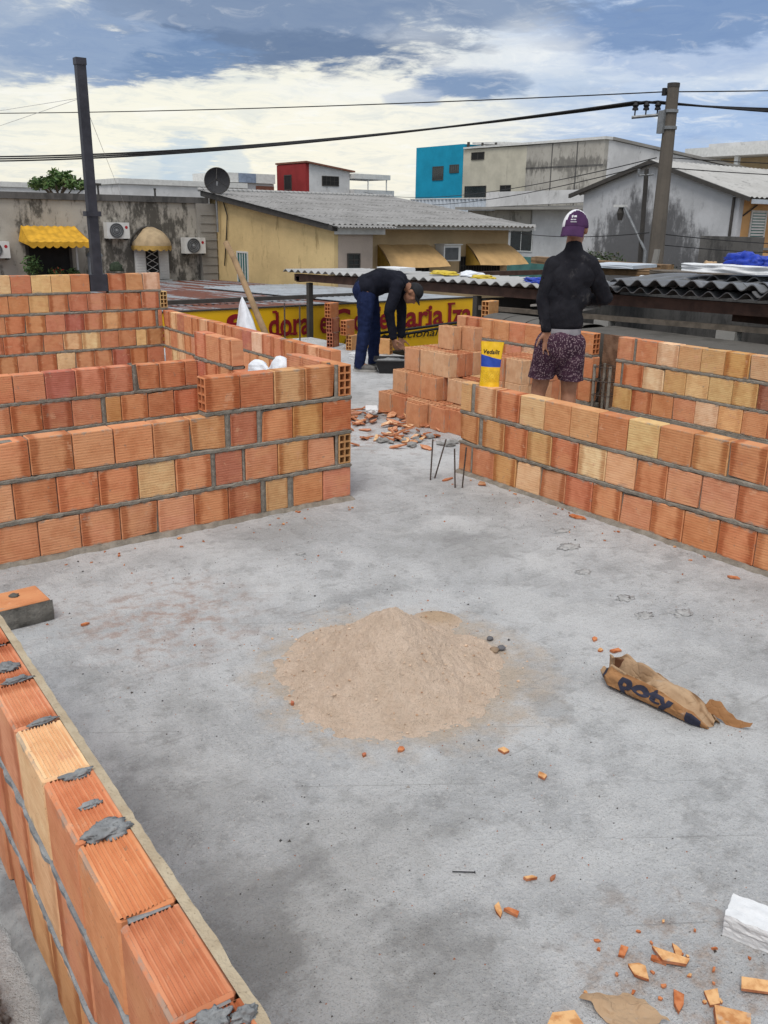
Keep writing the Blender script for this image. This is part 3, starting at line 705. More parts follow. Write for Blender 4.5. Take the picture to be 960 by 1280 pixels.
# ------------------------------------------------------------------ foam block, nail, mortar heap
def foam_block(x, y, z, a, b, c, rz, seed, label, name='foam_block'):
    bm = bmesh.new(); bmesh.ops.create_cube(bm, size=1); bmesh.ops.subdivide_edges(bm, edges=bm.edges, cuts=9, use_grid_fill=True)
    cr, sr = math.cos(rz), math.sin(rz); vs = []
    for v in bm.verts:
        p = v.co * 2; e = max(abs(p.x), abs(p.y)); rough = (abs(p.x) > .95 or abs(p.y) > .95) * 1.0
        k = rough * (.10 * nz(p.x * 2 + seed, p.y * 2, p.z * 2) + .06 * nz(p.x * 6, p.y * 6 + seed, p.z * 6))
        X, Y, Z = p.x * (1 + k) * a / 2, p.y * (1 + k) * b / 2, (p.z + 1) * c / 2 + .004 * nz(p.x * 2, p.y * 2, seed)
        X *= 1 + .1 * (p.z < 0) * -1
        vs.append((x + X * cr - Y * sr, y + X * sr + Y * cr, z + max(0, Z)))
    fs = [tuple(w.index for w in f.verts) for f in bm.faces]; bm.free()
    mb = MB(); mb.add(vs, fs); return tag(obj(name, mb, M['foam'], fixn=True), label, 'foam block')
foam_block(1.735, .83, 0, .085, .115, .062, .35, 3, 'white polystyrene block with broken edge on the near floor')
foam_block(4.42, 6.05, .06, .1, .2, .03, -.6, 8, 'white polystyrene slab lying on the shard heap')
foam_block(6.30, 8.95, 0, .14, .12, .07, .3, 5, 'small white polystyrene lump beside the three brick pile')
mb = MB(); mb.tube([(1.30, 1.405, .004), (1.345, 1.37, .004)], .0016, 6); mb.tube([(1.345, 1.37, .004), (1.3465, 1.369, .004)], .0035, 8)
tag(obj('nail', mb, simple('dark_steel', (.05, .05, .055), .5, .2, 30, .1, .6)), 'dark steel nail lying on the near floor', 'nail')
mb = MB()
for i, (x, y, rx, ry, rz_) in enumerate(((.10, 1.75, .12, .22, .10), (.02, 1.35, .17, .2, .12), (.16, 1.45, .08, .12, .06), (.2, 1.2, .07, .12, .07), (-.15, 1.6, .2, .3, .12), (.19, 1.62, .05, .07, .05), (.17, 1.92, .07, .1, .06), (.05, 1.0, .16, .18, .08), (.22, 1.34, .04, .05, .04))):
    v, f = lump(x, y, .01, rx, ry, rz_ * 1.25, i * 4.7, 5, .62, 3.0); mb.add(v, f)
tag(obj('mortar_heap', mb, mortar_mat('damp_mortar_heap', (.13, .13, .13), (.26, .26, .26), 9), smooth=True, fixn=False), 'lumpy wet grey mortar heaped outside the near corner wall', 'mortar heap')

# ------------------------------------------------------------------ cement bag
def paper_mat(name, c0, c1):
    t = NT(name); n = t.noise(10, 6, .6)
    c = t.mix(t.mr(n, .35, .65), c0, c1); c = t.mix(t.mr(t.noise(18, 8, .7), .56, .72, 0, .6), c, (.36, .33, .29))
    cre = t.voro(22, t.mix(.12, t.O, t.noise(9, 3, out=1)), 'DISTANCE_TO_EDGE')
    h = t.math('ADD', t.math('MULTIPLY', t.mr(cre, 0, .10), .25), t.noise(20, 6, .65))
    return t.fin(c, t.bump(h, .6, .009), .82, .2)
M['paper'] = paper_mat('kraft_paper', (.36, .19, .085), (.28, .14, .06)); M['paper_in'] = paper_mat('dusty_kraft_paper', (.42, .29, .18), (.36, .24, .145))
M['navy'] = simple('navy_print', (.035, .038, .065), .85, .4, 20, dirt=((.25, .16, .09), .6))
bag = thing('cement_bag', (2.50, 1.62, 0), 'crumpled empty brown paper cement bag with navy lettering lying on the slab', 'paper bag')
b0, b1 = Vector((2.455, 1.845, 0)), Vector((2.475, 1.43, 0)); bax = (b1 - b0).normalized(); bout = Vector((-1, -.35, 0)); bout = (bout - bax * bout.dot(bax)).normalized()
BL_ = (b1 - b0).length
def bag_w(s): return .105 - .03 * s
def bag_h(s): return (.085 + .022 * math.sin(math.pi * min(1, s * 1.25)) - .03 * s) * (min(1, .72 + s * 3))
def bag_pt(s, q, off=0.0):
    """s along the bag, q around: 0 back foot, .33 top fold, .6 front top edge, 1 front foot"""
    w, h = bag_w(s), bag_h(s); rise = .03 * max(0, .22 - s) / .22
    op = min(1, max(0, (s - .22) / .3)); op = op * op * (3 - 2 * op)
    key = [(0, -.55, .0), (.14, -.66, .40), (.26, -.45, .86), (.36, -.16, .98), (.43, .08, .16 + .62 * op), (.50, .40, .12 + .60 * op), (.555, .55, .80), (.60, .62, .86), (.74, .80, .50), (.88, .74, .16), (1.0, .5, .0)]
    for i in range(len(key) - 1):
        if q <= key[i + 1][0]:
            f = (q - key[i][0]) / (key[i + 1][0] - key[i][0]); f = f * f * (3 - 2 * f) * .5 + f * .5
            o = key[i][1] + (key[i + 1][1] - key[i][1]) * f; z = key[i][2] + (key[i + 1][2] - key[i][2]) * f; break
    amp = 1.15 if q < .54 else 1.15 - (q - .54) / .06 * .9 if q < .6 else .25
    cr = .026 * nz(s * 2.2, q * 5, 2) + .045 * abs(nz(s * 2.6 + q * 2.2, q * 8, 5)) + .016 * abs(nz(s * 8 - q * 4, q * 7, 7)) - .018
    taper = max(.25, min(1, (1.03 - s) * 7)); t0 = max(.55, min(1, .55 + s * 5))
    p = b0 + bax * (s * BL_ + (.012 * nz(q * 6, s * 3, 9))) + bout * (o * w * t0 * (.5 + .5 * taper) + cr * amp * .7 + off) + Vector((0, 0, z * h * taper * t0 + cr * amp * (z > .05) + off * .35 + rise * z + .002))
    if p.z < .002: p.z = .002
    return p
mb = MB(); mb.grid(lambda u, v: bag_pt(v, u), 70, 90); obj('bag_body', mb, [M['paper']], bag, smooth=True)
bb = [o for o in bag.children][0]; bb.data.materials.append(M['paper_in'])
for p in bb.data.polygons:
    if (p.index % 70) / 70 < .585: p.material_index = 1
# open mouth, its inner shade painted dark, and the flap at the far end
mb = MB(); mb.grid(lambda u, v: bag_pt(.02 + v * .10, .05 + u * .93) * (1 - .35 * v) + (b0 + Vector((0, 0, .03)) + bax * .06) * (.35 * v), 30, 6); obj('bag_mouth', mb, simple('shaded_bag_inside', (.16, .07, .035), .9), bag, smooth=True)
def rim(u, v):
    p = bag_pt(.0, .05 + u * .9); q = bag_pt(-.03, .05 + u * .9)
    return p + (q - p) * v + Vector((0, 0, .012 * v * (1 + nz(u * 9, 3))))
mb = MB(); mb.grid(rim, 40, 3); obj('torn_rim', mb, M['paper_in'], bag, smooth=True)
def flap(u, v):
    base = b1 + bax * (-.06 + u * .155) + bout * (-.03 - .04 * u) ; wv = .062 * (1 - .72 * u) * (1 + .3 * nz(u * 6, v * 2))
    side = Vector((.45, -.2, .85)).normalized()
    return base + side * ((v - .35) * wv) + Vector((0, 0, .028 - .012 * u + .012 * math.sin(u * 7) + .006 * nz(u * 8, v * 5)))
mb = MB(); mb.grid(flap, 26, 10); obj('torn_flap', mb, M['paper'], bag, smooth=True)
def fold(u, v):
    p = bag_pt(.06 + .8 * u, .30 + .02 * nz(u * 5, 1)); h = .03 * math.sin(math.pi * u) ** .5 * (.7 + .6 * nz(u * 7, 4))
    return p + Vector((0, 0, -.006 + v * h)) + bout * (-.03 * v + .012 * nz(u * 9, v * 3, 6) * v)
def on_bag(vs, s0, s1, q_top, q_bot):
    x0 = min(v[0] for v in vs); x1 = max(v[0] for v in vs); y0 = min(v[1] for v in vs); y1 = max(v[1] for v in vs)
    return [bag_pt(s0 + (v[0] - x0) / (x1 - x0) * (s1 - s0), q_bot + (v[1] - y0) / (y1 - y0) * (q_top - q_bot), .0022) for v in vs]
def subdiv(vs, fs, cuts=2, maxlen=None):
    bm = bmesh.new(); bv = [bm.verts.new(v) for v in vs]
    for f in fs:
        try: bm.faces.new([bv[i] for i in f])
        except ValueError: pass
    bmesh.ops.triangulate(bm, faces=bm.faces)
    for _ in range(cuts):
        ml = maxlen or 0; es = [e for e in bm.edges if e.calc_length() > ml]
        if not es: break
        bmesh.ops.subdivide_edges(bm, edges=es, cuts=1); bmesh.ops.triangulate(bm, faces=bm.faces)
    bm.verts.index_update(); r = [tuple(v.co) for v in bm.verts], [tuple(v.index for v in f.verts) for f in bm.faces]; bm.free(); return r
v, f = text_mesh('poty', 1, .045, res=4); v, f = subdiv(v, f, 4, .08)
mb = MB(); mb.add(on_bag(v, .22, .72, .60, .90), f); obj('bag_lettering', mb, M['navy'], bag)
def patch(s0, s1, q0, q1): 
    mb = MB(); mb.grid(lambda u, v: bag_pt(s0 + (s1 - s0) * u, q0 + (q1 - q0) * v, .0022), 14, 14); return mb
obj('printed_corner', patch(.84, .955, .66, .97), M['navy'], bag); obj('printed_corner', patch(.0, .045, .60, .80), M['navy'], bag)
# torn paper piece at the bottom edge
def torn(u, v):
    x = 1.262 + u * .10 + .008 * nz(v * 5, 2); y = .945 - v * .10 - u * .06 + .010 * nz(u * 5, 5)
    return (x, y, .005 + .03 * max(0, nz(u * 1.6, v * 1.6, 3)) + .012 * u * v + .004 * abs(nz(u * 5, v * 5, 1)))
mb = MB(); mb.grid(torn, 24, 24); tp = obj('torn_paper', mb, M['paper_in'], smooth=True); tag(tp, 'torn scrap of brown cement bag paper beside the tan half brick', 'paper scrap')

# ------------------------------------------------------------------ pouch on the wall
pz = .012 + 2 * CH + BH + .001
pouch = thing('sealant_pouch', (3.95, 4.135, pz), 'yellow sealant pouch with a blue band standing on the wall end', 'pouch')
pn = Vector((-.80, -.60, 0)); pr_ = Vector((.60, -.80, 0)); pc = Vector((3.948, 4.135, pz))
def pp(u, v, off=0, side=-1):
    # u across 0..1, v up 0..1
    w = .105 * (1 - .10 * math.sin(math.pi * v) + .16 * v) ; th = .030 * math.sin(math.pi * min(1, max(0, .12 + .88 * u * 1.0))) * (1 - v) ** .6 * (1 if 0 < u < 1 else 0)
    th = .026 * max(0, math.sin(math.pi * u)) ** .7 * max(.03, (1 - v)) ** .8
    wob = (.006 * nz(u * 4, v * 6, side) + .007 * abs(nz(u * 5 + v * 4, v * 5, side + 3))) * math.sin(math.pi * u)
    lean = .02 * v
    return pc + pr_ * ((u - .5) * w * 1.22 + lean * .4) + pn * ((th + wob + off) * (-side) - .0) + Vector((0, 0, v * .285))
def pouch_mat():
    t = NT('yellow_pouch'); u = t.sep(t.UV); v = u[1]
    yel = t.mix(t.mr(t.noise(20, 4), .4, .7), (.82, .50, .015), (.74, .43, .012))
    band = t.math('MULTIPLY', t.mr(v, .44, .455), t.mr(t.math('ADD', v, t.math('MULTIPLY', t.math('SUBTRACT', u[0], .5), .1)), .66, .675, 1, 0))
    c = t.mix(band, yel, (.015, .06, .36))
    tx = t.math('MULTIPLY', t.mr(t.noise(1, 2, .5, t.vmap(t.UV, (40, 60, 1))), .54, .57), t.math('MULTIPLY', t.mr(v, .10, .12), t.mr(v, .36, .38, 1, 0)))
    c = t.mix(t.math('MULTIPLY', tx, .75), c, (.28, .16, .02))
    return t.fin(c, t.bump(t.noise(16, 4), .35, .006), .32, .5)
M['pouch'] = pouch_mat()
mb = MB(); mb.grid(lambda u, v: pp(u, v, 0, -1), 24, 30); mb.grid(lambda u, v: pp(u, v, 0, 1), 24, 30); obj('pouch_body', mb, M['pouch'], pouch, smooth=True, weld=True)
v, f = text_mesh('Vedalit', 1, .02, shear=.2); v, f = subdiv(v, f, 2, .15)
x0, x1 = min(a[0] for a in v), max(a[0] for a in v)
mb = MB(); mb.add([pp(.12 + .76 * (a[0] - x0) / (x1 - x0), .74 + a[1] * .13, .0025, -1) for a in v], f); obj('pouch_lettering', mb, simple('black_print', (.012, .012, .012), .5), pouch)

# ------------------------------------------------------------------ rebars, column cage, rusty props
M['rebar'] = simple('rusty_rebar', (.13, .10, .085), .8, .4, 60, .6, .4)
for i, ((x, y), (dx, dy), h) in enumerate((((3.61, 4.284), (.01, .0), .27), ((3.66, 4.30), (.06, -.03), .26), ((3.627, 4.06), (0, .02), .25), ((3.665, 4.035), (.02, .0), .26))):
    mb = MB(); pts = [(x + dx * k / 6 + .003 * nz(k, i), y + dy * k / 6, h * k / 6) for k in range(7)]; mb.tube(pts, .0045, 8)
    for k in range(24): mb.tube([(x + dx * k / 24, y + dy * k / 24, h * k / 24), (x + dx * k / 24, y + dy * k / 24, h * k / 24 + .003)], .0055, 8)
    tag(obj('rebar', mb, M['rebar'], smooth=False), ['straight rebar stub farthest left of the four by the wall end', 'leaning rebar stub, second from left by the wall end', 'rebar stub rising in front of the wall end, third from left', 'rebar stub nearest the pouch wall face'][i], 'rebar', 'rebars sticking out of the slab')
cage = thing('rebar_cage', (6.10, 4.95, 0), 'steel rebar column cage standing in the gap between two brick walls', 'rebar cage')
for (x, y) in ((6.04, 5.03), (6.04, 4.87), (6.17, 5.03), (6.17, 4.87)):
    mb = MB(); mb.tube([(x, y, 0), (x, y + (.01 if y > 5 else -.0), .46)], .013, 8); obj('steel_bar', mb, M['mortar'], cage)
for z in (.08, .2, .32, .44):
    mb = MB(); mb.tube([(6.03, 5.04, z), (6.03, 4.86, z + .01), (6.18, 4.86, z), (6.18, 5.04, z + .01), (6.03, 5.04, z)], .004, 6); obj('stirrup', mb, M['rebar'], cage)
mb = MB(); mb.tube([(6.035, 5.02, .1), (6.035, 4.88, .44)], .004, 6); mb.tube([(6.035, 4.88, .1), (6.035, 4.98, .44)], .004, 6); obj('tie_wire', mb, M['rebar'], cage)
mb = MB()
def colm(u, v):
    return (6.20 + .012 * nz(u * 6, v * 8), 4.78 + u * .32, v * .70)
mb.grid(colm, 20, 40); mb.box(6.22, 6.30, 4.78, 5.10, 0, .69)
tag(obj('old_wall_stub', mb, mortar_mat('dirty_brick_back', (.17, .095, .06), (.24, .15, .10), 9), smooth=False), 'dirty brown brick remnant seen through the rebar column gap', 'wall remnant')
# white bags and lumps on the return wall, pointed sack and prop stick behind the long wall
M['bag_white'] = simple('white_plastic', (.72, .75, .80), .45, .12, 15, .5)
def sack(name, x, y, z, rx, ry, h, seed, label, point=.0, lean=(0, 0)):
    mb = MB()
    def f(u, v):
        a = u * 2 * math.pi; q = math.sin(math.pi * (v * .5 + .5)) if point == 0 else (1 - v) ** .6 * (1 - point * .2)
        q = (max(0, 1 - v ** 3)) ** .5 if point == 0 else max(0.02, (1 - v) ** .75)
        k = 1 + .34 * nz(math.cos(a) * 1.6 + seed, math.sin(a) * 1.6, v * 2.5) + .20 * abs(nz(math.cos(a) * 3 + seed, math.sin(a) * 3, v * 5)) + .08 * nz(math.cos(a) * 9, math.sin(a) * 9 + seed, v * 12)
        return (x + rx * q * k * math.cos(a) + lean[0] * v, y + ry * q * k * math.sin(a) + lean[1] * v, z + v * h)
    mb.grid(f, 32, 18, closed_u=True)
    return tag(obj(name, mb, M['bag_white'], smooth=True, weld=True), label, 'plastic bag')
g2z = .012 + 2 * CH + BH
sack('plastic_bag', 2.915, 4.985, g2z, .06, .085, .17, 2, 'upright white plastic bag in the gap of the toothed wall')
sack('plastic_bag', 2.915, 5.27, g2z, .045, .11, .11, 6, 'low crumpled white plastic bag beside the upright one')
sack('cement_sack', 4.55, 8.35, 0, .17, .28, .83, 9, 'tall pointed white sack leaning behind the long receding wall', 1, (-.03, .13))
mb = MB(); mb.tube([(4.72, 7.95, 0.0), (4.62, 8.3, .60), (4.55, 8.68, 1.20), (4.53, 8.82, 1.36)], [.035, .033, .031, .03], 10)
tag(obj('wooden_pole', mb, simple('weathered_wood', (.34, .23, .13), .85, .3, 10, .5), smooth=True), 'round weathered wooden pole leaning behind the pointed white sack', 'pole')
for i, (y, x) in enumerate(((7.35, 4.35), (7.05, 4.33))):
    mb = MB(); mb.tube([(x, y, 0), (x, y - .01, .86)], .007, 6); tag(obj('rebar', mb, M['rebar']), ['thin rusty rod before the sign, nearer the wooden pole', 'thin rusty rod before the sign, nearer the carport post'][i], 'rebar', 'rods standing behind the long wall')

# steel post on the tallest wall
post = thing('steel_post', (3.5, 9.846, .82), 'tall dark square steel post rising from the tallest brick wall', 'post')
M['dsteel'] = simple('dark_painted_steel', (.055, .055, .068), .55, .35, 8, .15, .3)
E5 = .012 + 4 * CH
mb = MB(); mb.box(3.405, 3.595, 9.796, 9.90, E5 + .002, E5 + BH); obj('post_base', mb, M['dsteel'], post)
mb = MB(); mb.box(3.452, 3.548, 9.80, 9.88, E5 + BH, 3.10); obj('post_shaft', mb, M['dsteel'], post)
mb = MB(); mb.box(3.446, 3.554, 9.794, 9.886, 3.05, 3.115); obj('post_cap', mb, M['dsteel'], post)
mb = MB(); mb.box(3.42, 3.58, 9.785, 9.89, 1.60, 1.65); obj('clamp', mb, M['dsteel'], post)
v, f = lump(3.10 + .62, 9.84, 1.005 + .05, .075, .06, .075, 5, 3, .3); mb = MB(); mb.add(v, f)
tag(obj('moss_clump', mb, simple('moss', (.035, .05, .03), .95, .4, 30, 1), smooth=True, fixn=False), 'dark mossy clump sitting on the tallest brick wall', 'moss clump')
# ------------------------------------------------------------------ people
def cone_geo(p0, r0, p1, r1, n=14):
    p0, p1 = Vector(p0), Vector(p1); d = p1 - p0; L = d.length
    t = d / L if L > 1e-6 else Vector((0, 0, 1)); a = Vector((0, 0, 1)) if abs(t.z) < .9 else Vector((1, 0, 0))
    u = t.cross(a).normalized(); w = t.cross(u)
    prof = [(-math.cos(k * math.pi / 12) * r0, math.sin(k * math.pi / 12) * r0) for k in range(1, 7)] + [(L + math.sin(k * math.pi / 12) * r1, math.cos(k * math.pi / 12) * r1) for k in range(0, 6)]
    vs = [p0 - t * r0]
    for z, r in prof: vs += [p0 + t * z + (u * math.cos(2 * math.pi * k / n) + w * math.sin(2 * math.pi * k / n)) * r for k in range(n)]
    vs.append(p1 + t * r1); m = len(prof); fs = [(0, 1 + (k + 1) % n, 1 + k) for k in range(n)]
    for i in range(m - 1): fs += [(1 + i * n + k, 1 + i * n + (k + 1) % n, 1 + (i + 1) * n + (k + 1) % n, 1 + (i + 1) * n + k) for k in range(n)]
    e = len(vs) - 1; fs += [(e, 1 + (m - 1) * n + k, 1 + (m - 1) * n + (k + 1) % n) for k in range(n)]
    return vs, fs
def ell_geo(c, r, rot=None, n=16):
    vs, fs = cone_geo((0, 0, 0), 1, (0, 0, 1e-5), 1, n); out = []
    for v in vs:
        p = Vector((v[0] * r[0], v[1] * r[1], v[2] * r[2]))
        if rot: p = rot @ p
        out.append(p + Vector(c))
    return out, fs
def body_mesh(name, geo, voxel, smooth, mat, parent, X, wr=0, seed=0, cut=None):
    """union of rounded limbs, remeshed to ONE continuous skin; X maps figure space to the world"""
    mb = MB()
    for vs, fs in geo: mb.add(vs, fs)
    me = bpy.data.meshes.new('tmp'); me.from_pydata([tuple(v) for v in mb.v], [], mb.f)
    bm = bmesh.new(); bm.from_mesh(me); bmesh.ops.recalc_face_normals(bm, faces=bm.faces); bm.to_mesh(me); bm.free()
    to = bpy.data.objects.new('tmp', me); COL.objects.link(to)
    m = to.modifiers.new('r', 'REMESH'); m.mode = 'VOXEL'; m.voxel_size = voxel
    s = to.modifiers.new('s', 'SMOOTH'); s.factor = .5; s.iterations = smooth
    dg = bpy.context.evaluated_depsgraph_get(); dg.update()
    r = bpy.data.meshes.new_from_object(to.evaluated_get(dg)); bpy.data.objects.remove(to); bpy.data.meshes.remove(me)
    if cut:                                  # clean hem: cut open below the plane
        bm = bmesh.new(); bm.from_mesh(r)
        for co_, no_ in cut: bmesh.ops.bisect_plane(bm, geom=bm.verts[:] + bm.edges[:] + bm.faces[:], dist=1e-5, plane_co=co_, plane_no=no_, clear_outer=True)
        bm.to_mesh(r); bm.free()
    off = wpos(parent)
    for v in r.vertices:
        p = v.co.copy()
        if wr:
            k = wr * (nz(p.x * 7 + seed + p.z * 3, p.y * 7, p.z * 7) + .9 * (abs(nz(p.x * 11 + seed + p.z * 7, p.y * 11, p.z * 13)) - .25) + .35 * nz(p.x * 24 + seed, p.y * 24, p.z * 24))
            p += v.normal * k
        v.co = X @ p - off
    r.name = name; r.materials.append(mat); r.polygons.foreach_set('use_smooth', [True] * len(r.polygons))
    o = bpy.data.objects.new(name, r); COL.objects.link(o); o.parent = parent
    return o
def hand(wrist, direction, palm_n, side, curl=.5, spread=.12, L=.18):
    """palm, four fingers and a thumb as rounded chains"""
    d = Vector(direction).normalized(); nrm = Vector(palm_n); nrm = (nrm - d * nrm.dot(d)).normalized(); lat = d.cross(nrm) * side
    w = Vector(wrist); g = []
    for k in (-1.1, -.4, .35, 1.1): g.append(cone_geo(w + lat * k * .012, .016, w + d * .085 + lat * k * .026, .0125))
    fl = [.066, .078, .084, .074]
    for i, k in enumerate((-1.25, -.45, .4, 1.25)):
        p = w + d * .085 + lat * k * .027; dd = (d + lat * k * spread).normalized(); ang = curl * (1 + .15 * i)
        for j, (f, r0, r1) in enumerate(((.45, .0105, .0095), (.32, .0095, .0085), (.25, .0085, .0070))):
            dd = (dd + nrm * ang * (.28 + .25 * j)).normalized(); q = p + dd * fl[i] * f; g.append(cone_geo(p, r0, q, r1, 10)); p = q
    p = w + d * .022 + lat * .026; dd = (d * .62 + lat * .8 + nrm * .25).normalized()
    for f, r0, r1 in ((.045, .0145, .0115), (.032, .0115, .0095), (.025, .0095, .0078)):
        q = p + dd * f; g.append(cone_geo(p, r0, q, r1, 10)); p = q; dd = (dd + d * .35 + nrm * .2 * curl).normalized()
    return g
def head_geo(c, fwd, up):
    """skull, jaw, nose, brow, lips, ears, eyes around centre c"""
    f, u = Vector(fwd).normalized(), Vector(up); u = (u - f * u.dot(f)).normalized(); s = f.cross(u); rot = Matrix((s, f, u)).transposed(); c = Vector(c)
    P = lambda a, b, z: c + s * a + f * b + u * z
    g = [ell_geo(P(0, -.012, .025), (.076, .096, .088), rot), ell_geo(P(0, .022, -.05), (.056, .066, .066), rot), ell_geo(P(0, .062, -.088), (.030, .026, .022), rot),
         cone_geo(P(0, .086, .005), .010, P(0, .106, -.030), .015, 10), ell_geo(P(0, .083, .022), (.052, .016, .012), rot), ell_geo(P(0, .085, -.058), (.024, .012, .007), rot), ell_geo(P(0, .083, -.068), (.022, .012, .008), rot)]
    for k in (-1, 1):
        g += [ell_geo(P(k * .078, -.012, -.008), (.010, .020, .032), rot), ell_geo(P(k * .034, .068, -.018), (.024, .018, .022), rot)]
    return g, P, rot
def skin_mat():
    t = NT('tanned_skin'); c = t.mix(t.mr(t.noise(14, 5), .35, .66), (.30, .145, .085), (.235, .105, .06))
    t.b.inputs['Subsurface Weight'].default_value = .06; t.b.inputs['Subsurface Radius'].default_value = (.02, .008, .004)
    return t.fin(c, t.bump(t.noise(120, 4), .2, .002), .55, .4)
M['skin'] = skin_mat()
def cloth(name, c0, c1, dust=None, wr=.6, sc_=9):
    t = NT(name); c = t.mix(t.mr(t.noise(sc_, 6), .35, .68), c0, c1)
    if dust: c = t.mix(t.mr(t.noise(7, 8, .7), dust[1], dust[1] + .12, 0, dust[2]), c, dust[0])
    h = t.math('ADD', t.noise(11, 4, .5, t.vmap(scale=(1, 1, .6)), dist=.8), t.math('MULTIPLY', t.noise(230, 2), .08))
    return t.fin(c, t.bump(h, wr, .03), .92, .15)
M['black_shirt'] = cloth('black_jersey', (.011, .011, .015), (.019, .019, .024), ((.10, .095, .095), .58, .45))
M['navy_shirt'] = cloth('dark_navy_jersey', (.007, .008, .014), (.012, .013, .021))
M['jeans'] = cloth('blue_denim', (.009, .015, .048), (.015, .024, .070), ((.09, .10, .14), .62, .45))
def shorts_mat():
    t = NT('patterned_purple_cotton'); v = t.vmap(scale=(1, 1, .62), rot=(.4, .3, .5))
    base = t.mix(t.mr(t.noise(8, 5), .35, .65), (.060, .026, .046), (.038, .016, .03))
    n = t.mix(.035, v, t.noise(16, 2, out=1)); a = t.voro(30, t.vmap(scale=(3.4, 3.4, 1), rot=(0, .6, .3)), 'F1'); b = t.voro(30, t.vmap(scale=(1, 3.2, 3.2), rot=(.7, .9, 1.3), loc=(3, 1, 2)), 'F1')
    k = t.math('MAXIMUM', t.mr(a, .22, .30, 1, 0), t.mr(b, .22, .30, 1, 0))
    c = t.mix(t.math('MULTIPLY', k, .8), base, (.34, .25, .27))
    return t.fin(c, t.bump(t.noise(13, 4), .5, .02), .85, .2)
M['shorts'] = shorts_mat()
M['purple'] = cloth('purple_cap_cloth', (.070, .030, .085), (.050, .022, .062), None, .2)
M['white_cloth'] = cloth('white_mesh_cloth', (.72, .72, .74), (.62, .62, .65), None, .3)
M['grey_knit'] = cloth('grey_waistband', (.30, .29, .31), (.24, .23, .25), None, .2, 30)
M['hair'] = simple('black_hair', (.012, .010, .009), .8, .3, 80, .8)
def cap_mesh(P, rx, ry, rz_, z0, brim_dir, matd, parent, X, brim_mat, ry_off=-.012, drop=.02, reach=.068):
    mb = MB()
    def dome(u, v):
        a = u * 2 * math.pi; b = v * math.pi / 2
        return X @ P(rx * math.cos(a) * math.cos(b), ry_off + ry * math.sin(a) * math.cos(b), z0 + rz_ * math.sin(b))
    mb.grid(dome, 40, 12, closed_u=True)
    mb.grid(lambda u, v: X @ P((rx - .004 * v) * math.cos(u * 2 * math.pi), ry_off + (ry - .004 * v) * math.sin(u * 2 * math.pi), z0 - .006 * v), 40, 2, closed_u=True)
    cap = obj('cap', mb, matd, parent, smooth=True, weld=True)
    mb = MB()
    def brim(u, v, dz=0):
        a = (u - .5) * 2.1; rr = 1 + v * .62 * math.cos(a) ** .6 if abs(a) < 1.5 else 1
        x = rx * math.sin(a) * (1 + v * .02); y = ry * math.cos(a) + v * reach * max(0, math.cos(a)) ** .5
        return X @ P(x, ry_off + brim_dir * y, z0 + .004 - v * drop + .012 * (1 - math.cos(a)) * -1 + dz)
    mb.grid(lambda u, v: brim(u, v), 24, 8); mb.grid(lambda u, v: brim(u, v, -.005), 24, 8)
    obj('brim', mb, brim_mat, cap, smooth=True)
    mb = MB(); vs, fs = lump(0, 0, 0, .008, .008, .005, 1, 2, 0, 1, False); q = X @ P(0, ry_off, z0 + rz_); mb.add([(v[0] + q.x, v[1] + q.y, v[2] + q.z) for v in vs], fs); obj('cap_button', mb, brim_mat, cap, smooth=True)
    return cap
def shoe(parent, X, ank, toe_dir, mat, sole_mat, L=.27):
    a = Vector(ank); d = Vector((toe_dir[0], toe_dir[1], 0)).normalized(); s = Vector((-d.y, d.x, 0)); base = Vector((a.x, a.y, 0)) - d * .065
    g = [cone_geo(base + d * .045 + Vector((0, 0, .055)), .042, base + d * .15 + Vector((0, 0, .048)), .040), cone_geo(base + d * .15 + Vector((0, 0, .046)), .042, base + d * (L - .04) + Vector((0, 0, .038)), .034), cone_geo(base + d * .05 + Vector((0, 0, .06)), .042, a + Vector((0, 0, .015)), .044)]
    sh = body_mesh('shoe', g, .009, 3, mat, parent, X)
    mb = MB(); pts = []
    for k in range(24):
        t = 2 * math.pi * k / 24; q = base + d * (L * .5 + .145 * math.cos(t) * (L / .28)) + s * (.046 * math.sin(t) * (1 + .12 * math.cos(t))); pts.append(q)
    mb.add([X @ (p + Vector((0, 0, 0.001))) for p in pts] + [X @ (p + Vector((0, 0, .028))) for p in pts], [tuple(range(24)), tuple(range(24, 48))] + [(k, (k + 1) % 24, (k + 1) % 24 + 24, k + 24) for k in range(24)])
    obj('sole', mb, sole_mat, sh)
M['shoe'] = simple('worn_grey_shoe', (.16, .155, .15), .85, .4, 18, .6); M['sole'] = simple('pale_sole', (.40, .39, .37), .8, .3, 20)

# --- standing man, seen from behind (figure space: x right, y forward, z up)
ox, oy = 4.86, 4.33
fw = Vector((.745, .667, 0)).normalized(); rt = Vector((fw.y, -fw.x, 0))
X2 = Matrix(((rt.x, fw.x, 0, ox), (rt.y, fw.y, 0, oy), (0, 0, 1, 0), (0, 0, 0, 1)))
man2 = thing('person', (ox, oy, 0), 'standing man seen from behind in a purple cap, black long sleeve top and patterned shorts', 'person')
hip = {-1: (-.115, 0, .80), 1: (.035, 0, .80)}; knee = {-1: (-.17, .04, .44), 1: (.045, .05, .44)}; ank = {-1: (-.195, -.01, .075), 1: (.05, .02, .075)}
sh = {-1: (-.132, .0, 1.325), 1: (.128, .01, 1.335)}; elb = {-1: (-.180, -.03, 1.09), 1: (.245, .09, 1.105)}; wri = {-1: (-.140, -.08, .885), 1: (.09, .26, 1.07)}
hg, P2, rot2 = head_geo((.005, .035, 1.565), (.25, 1, -.06), (0, .05, 1))
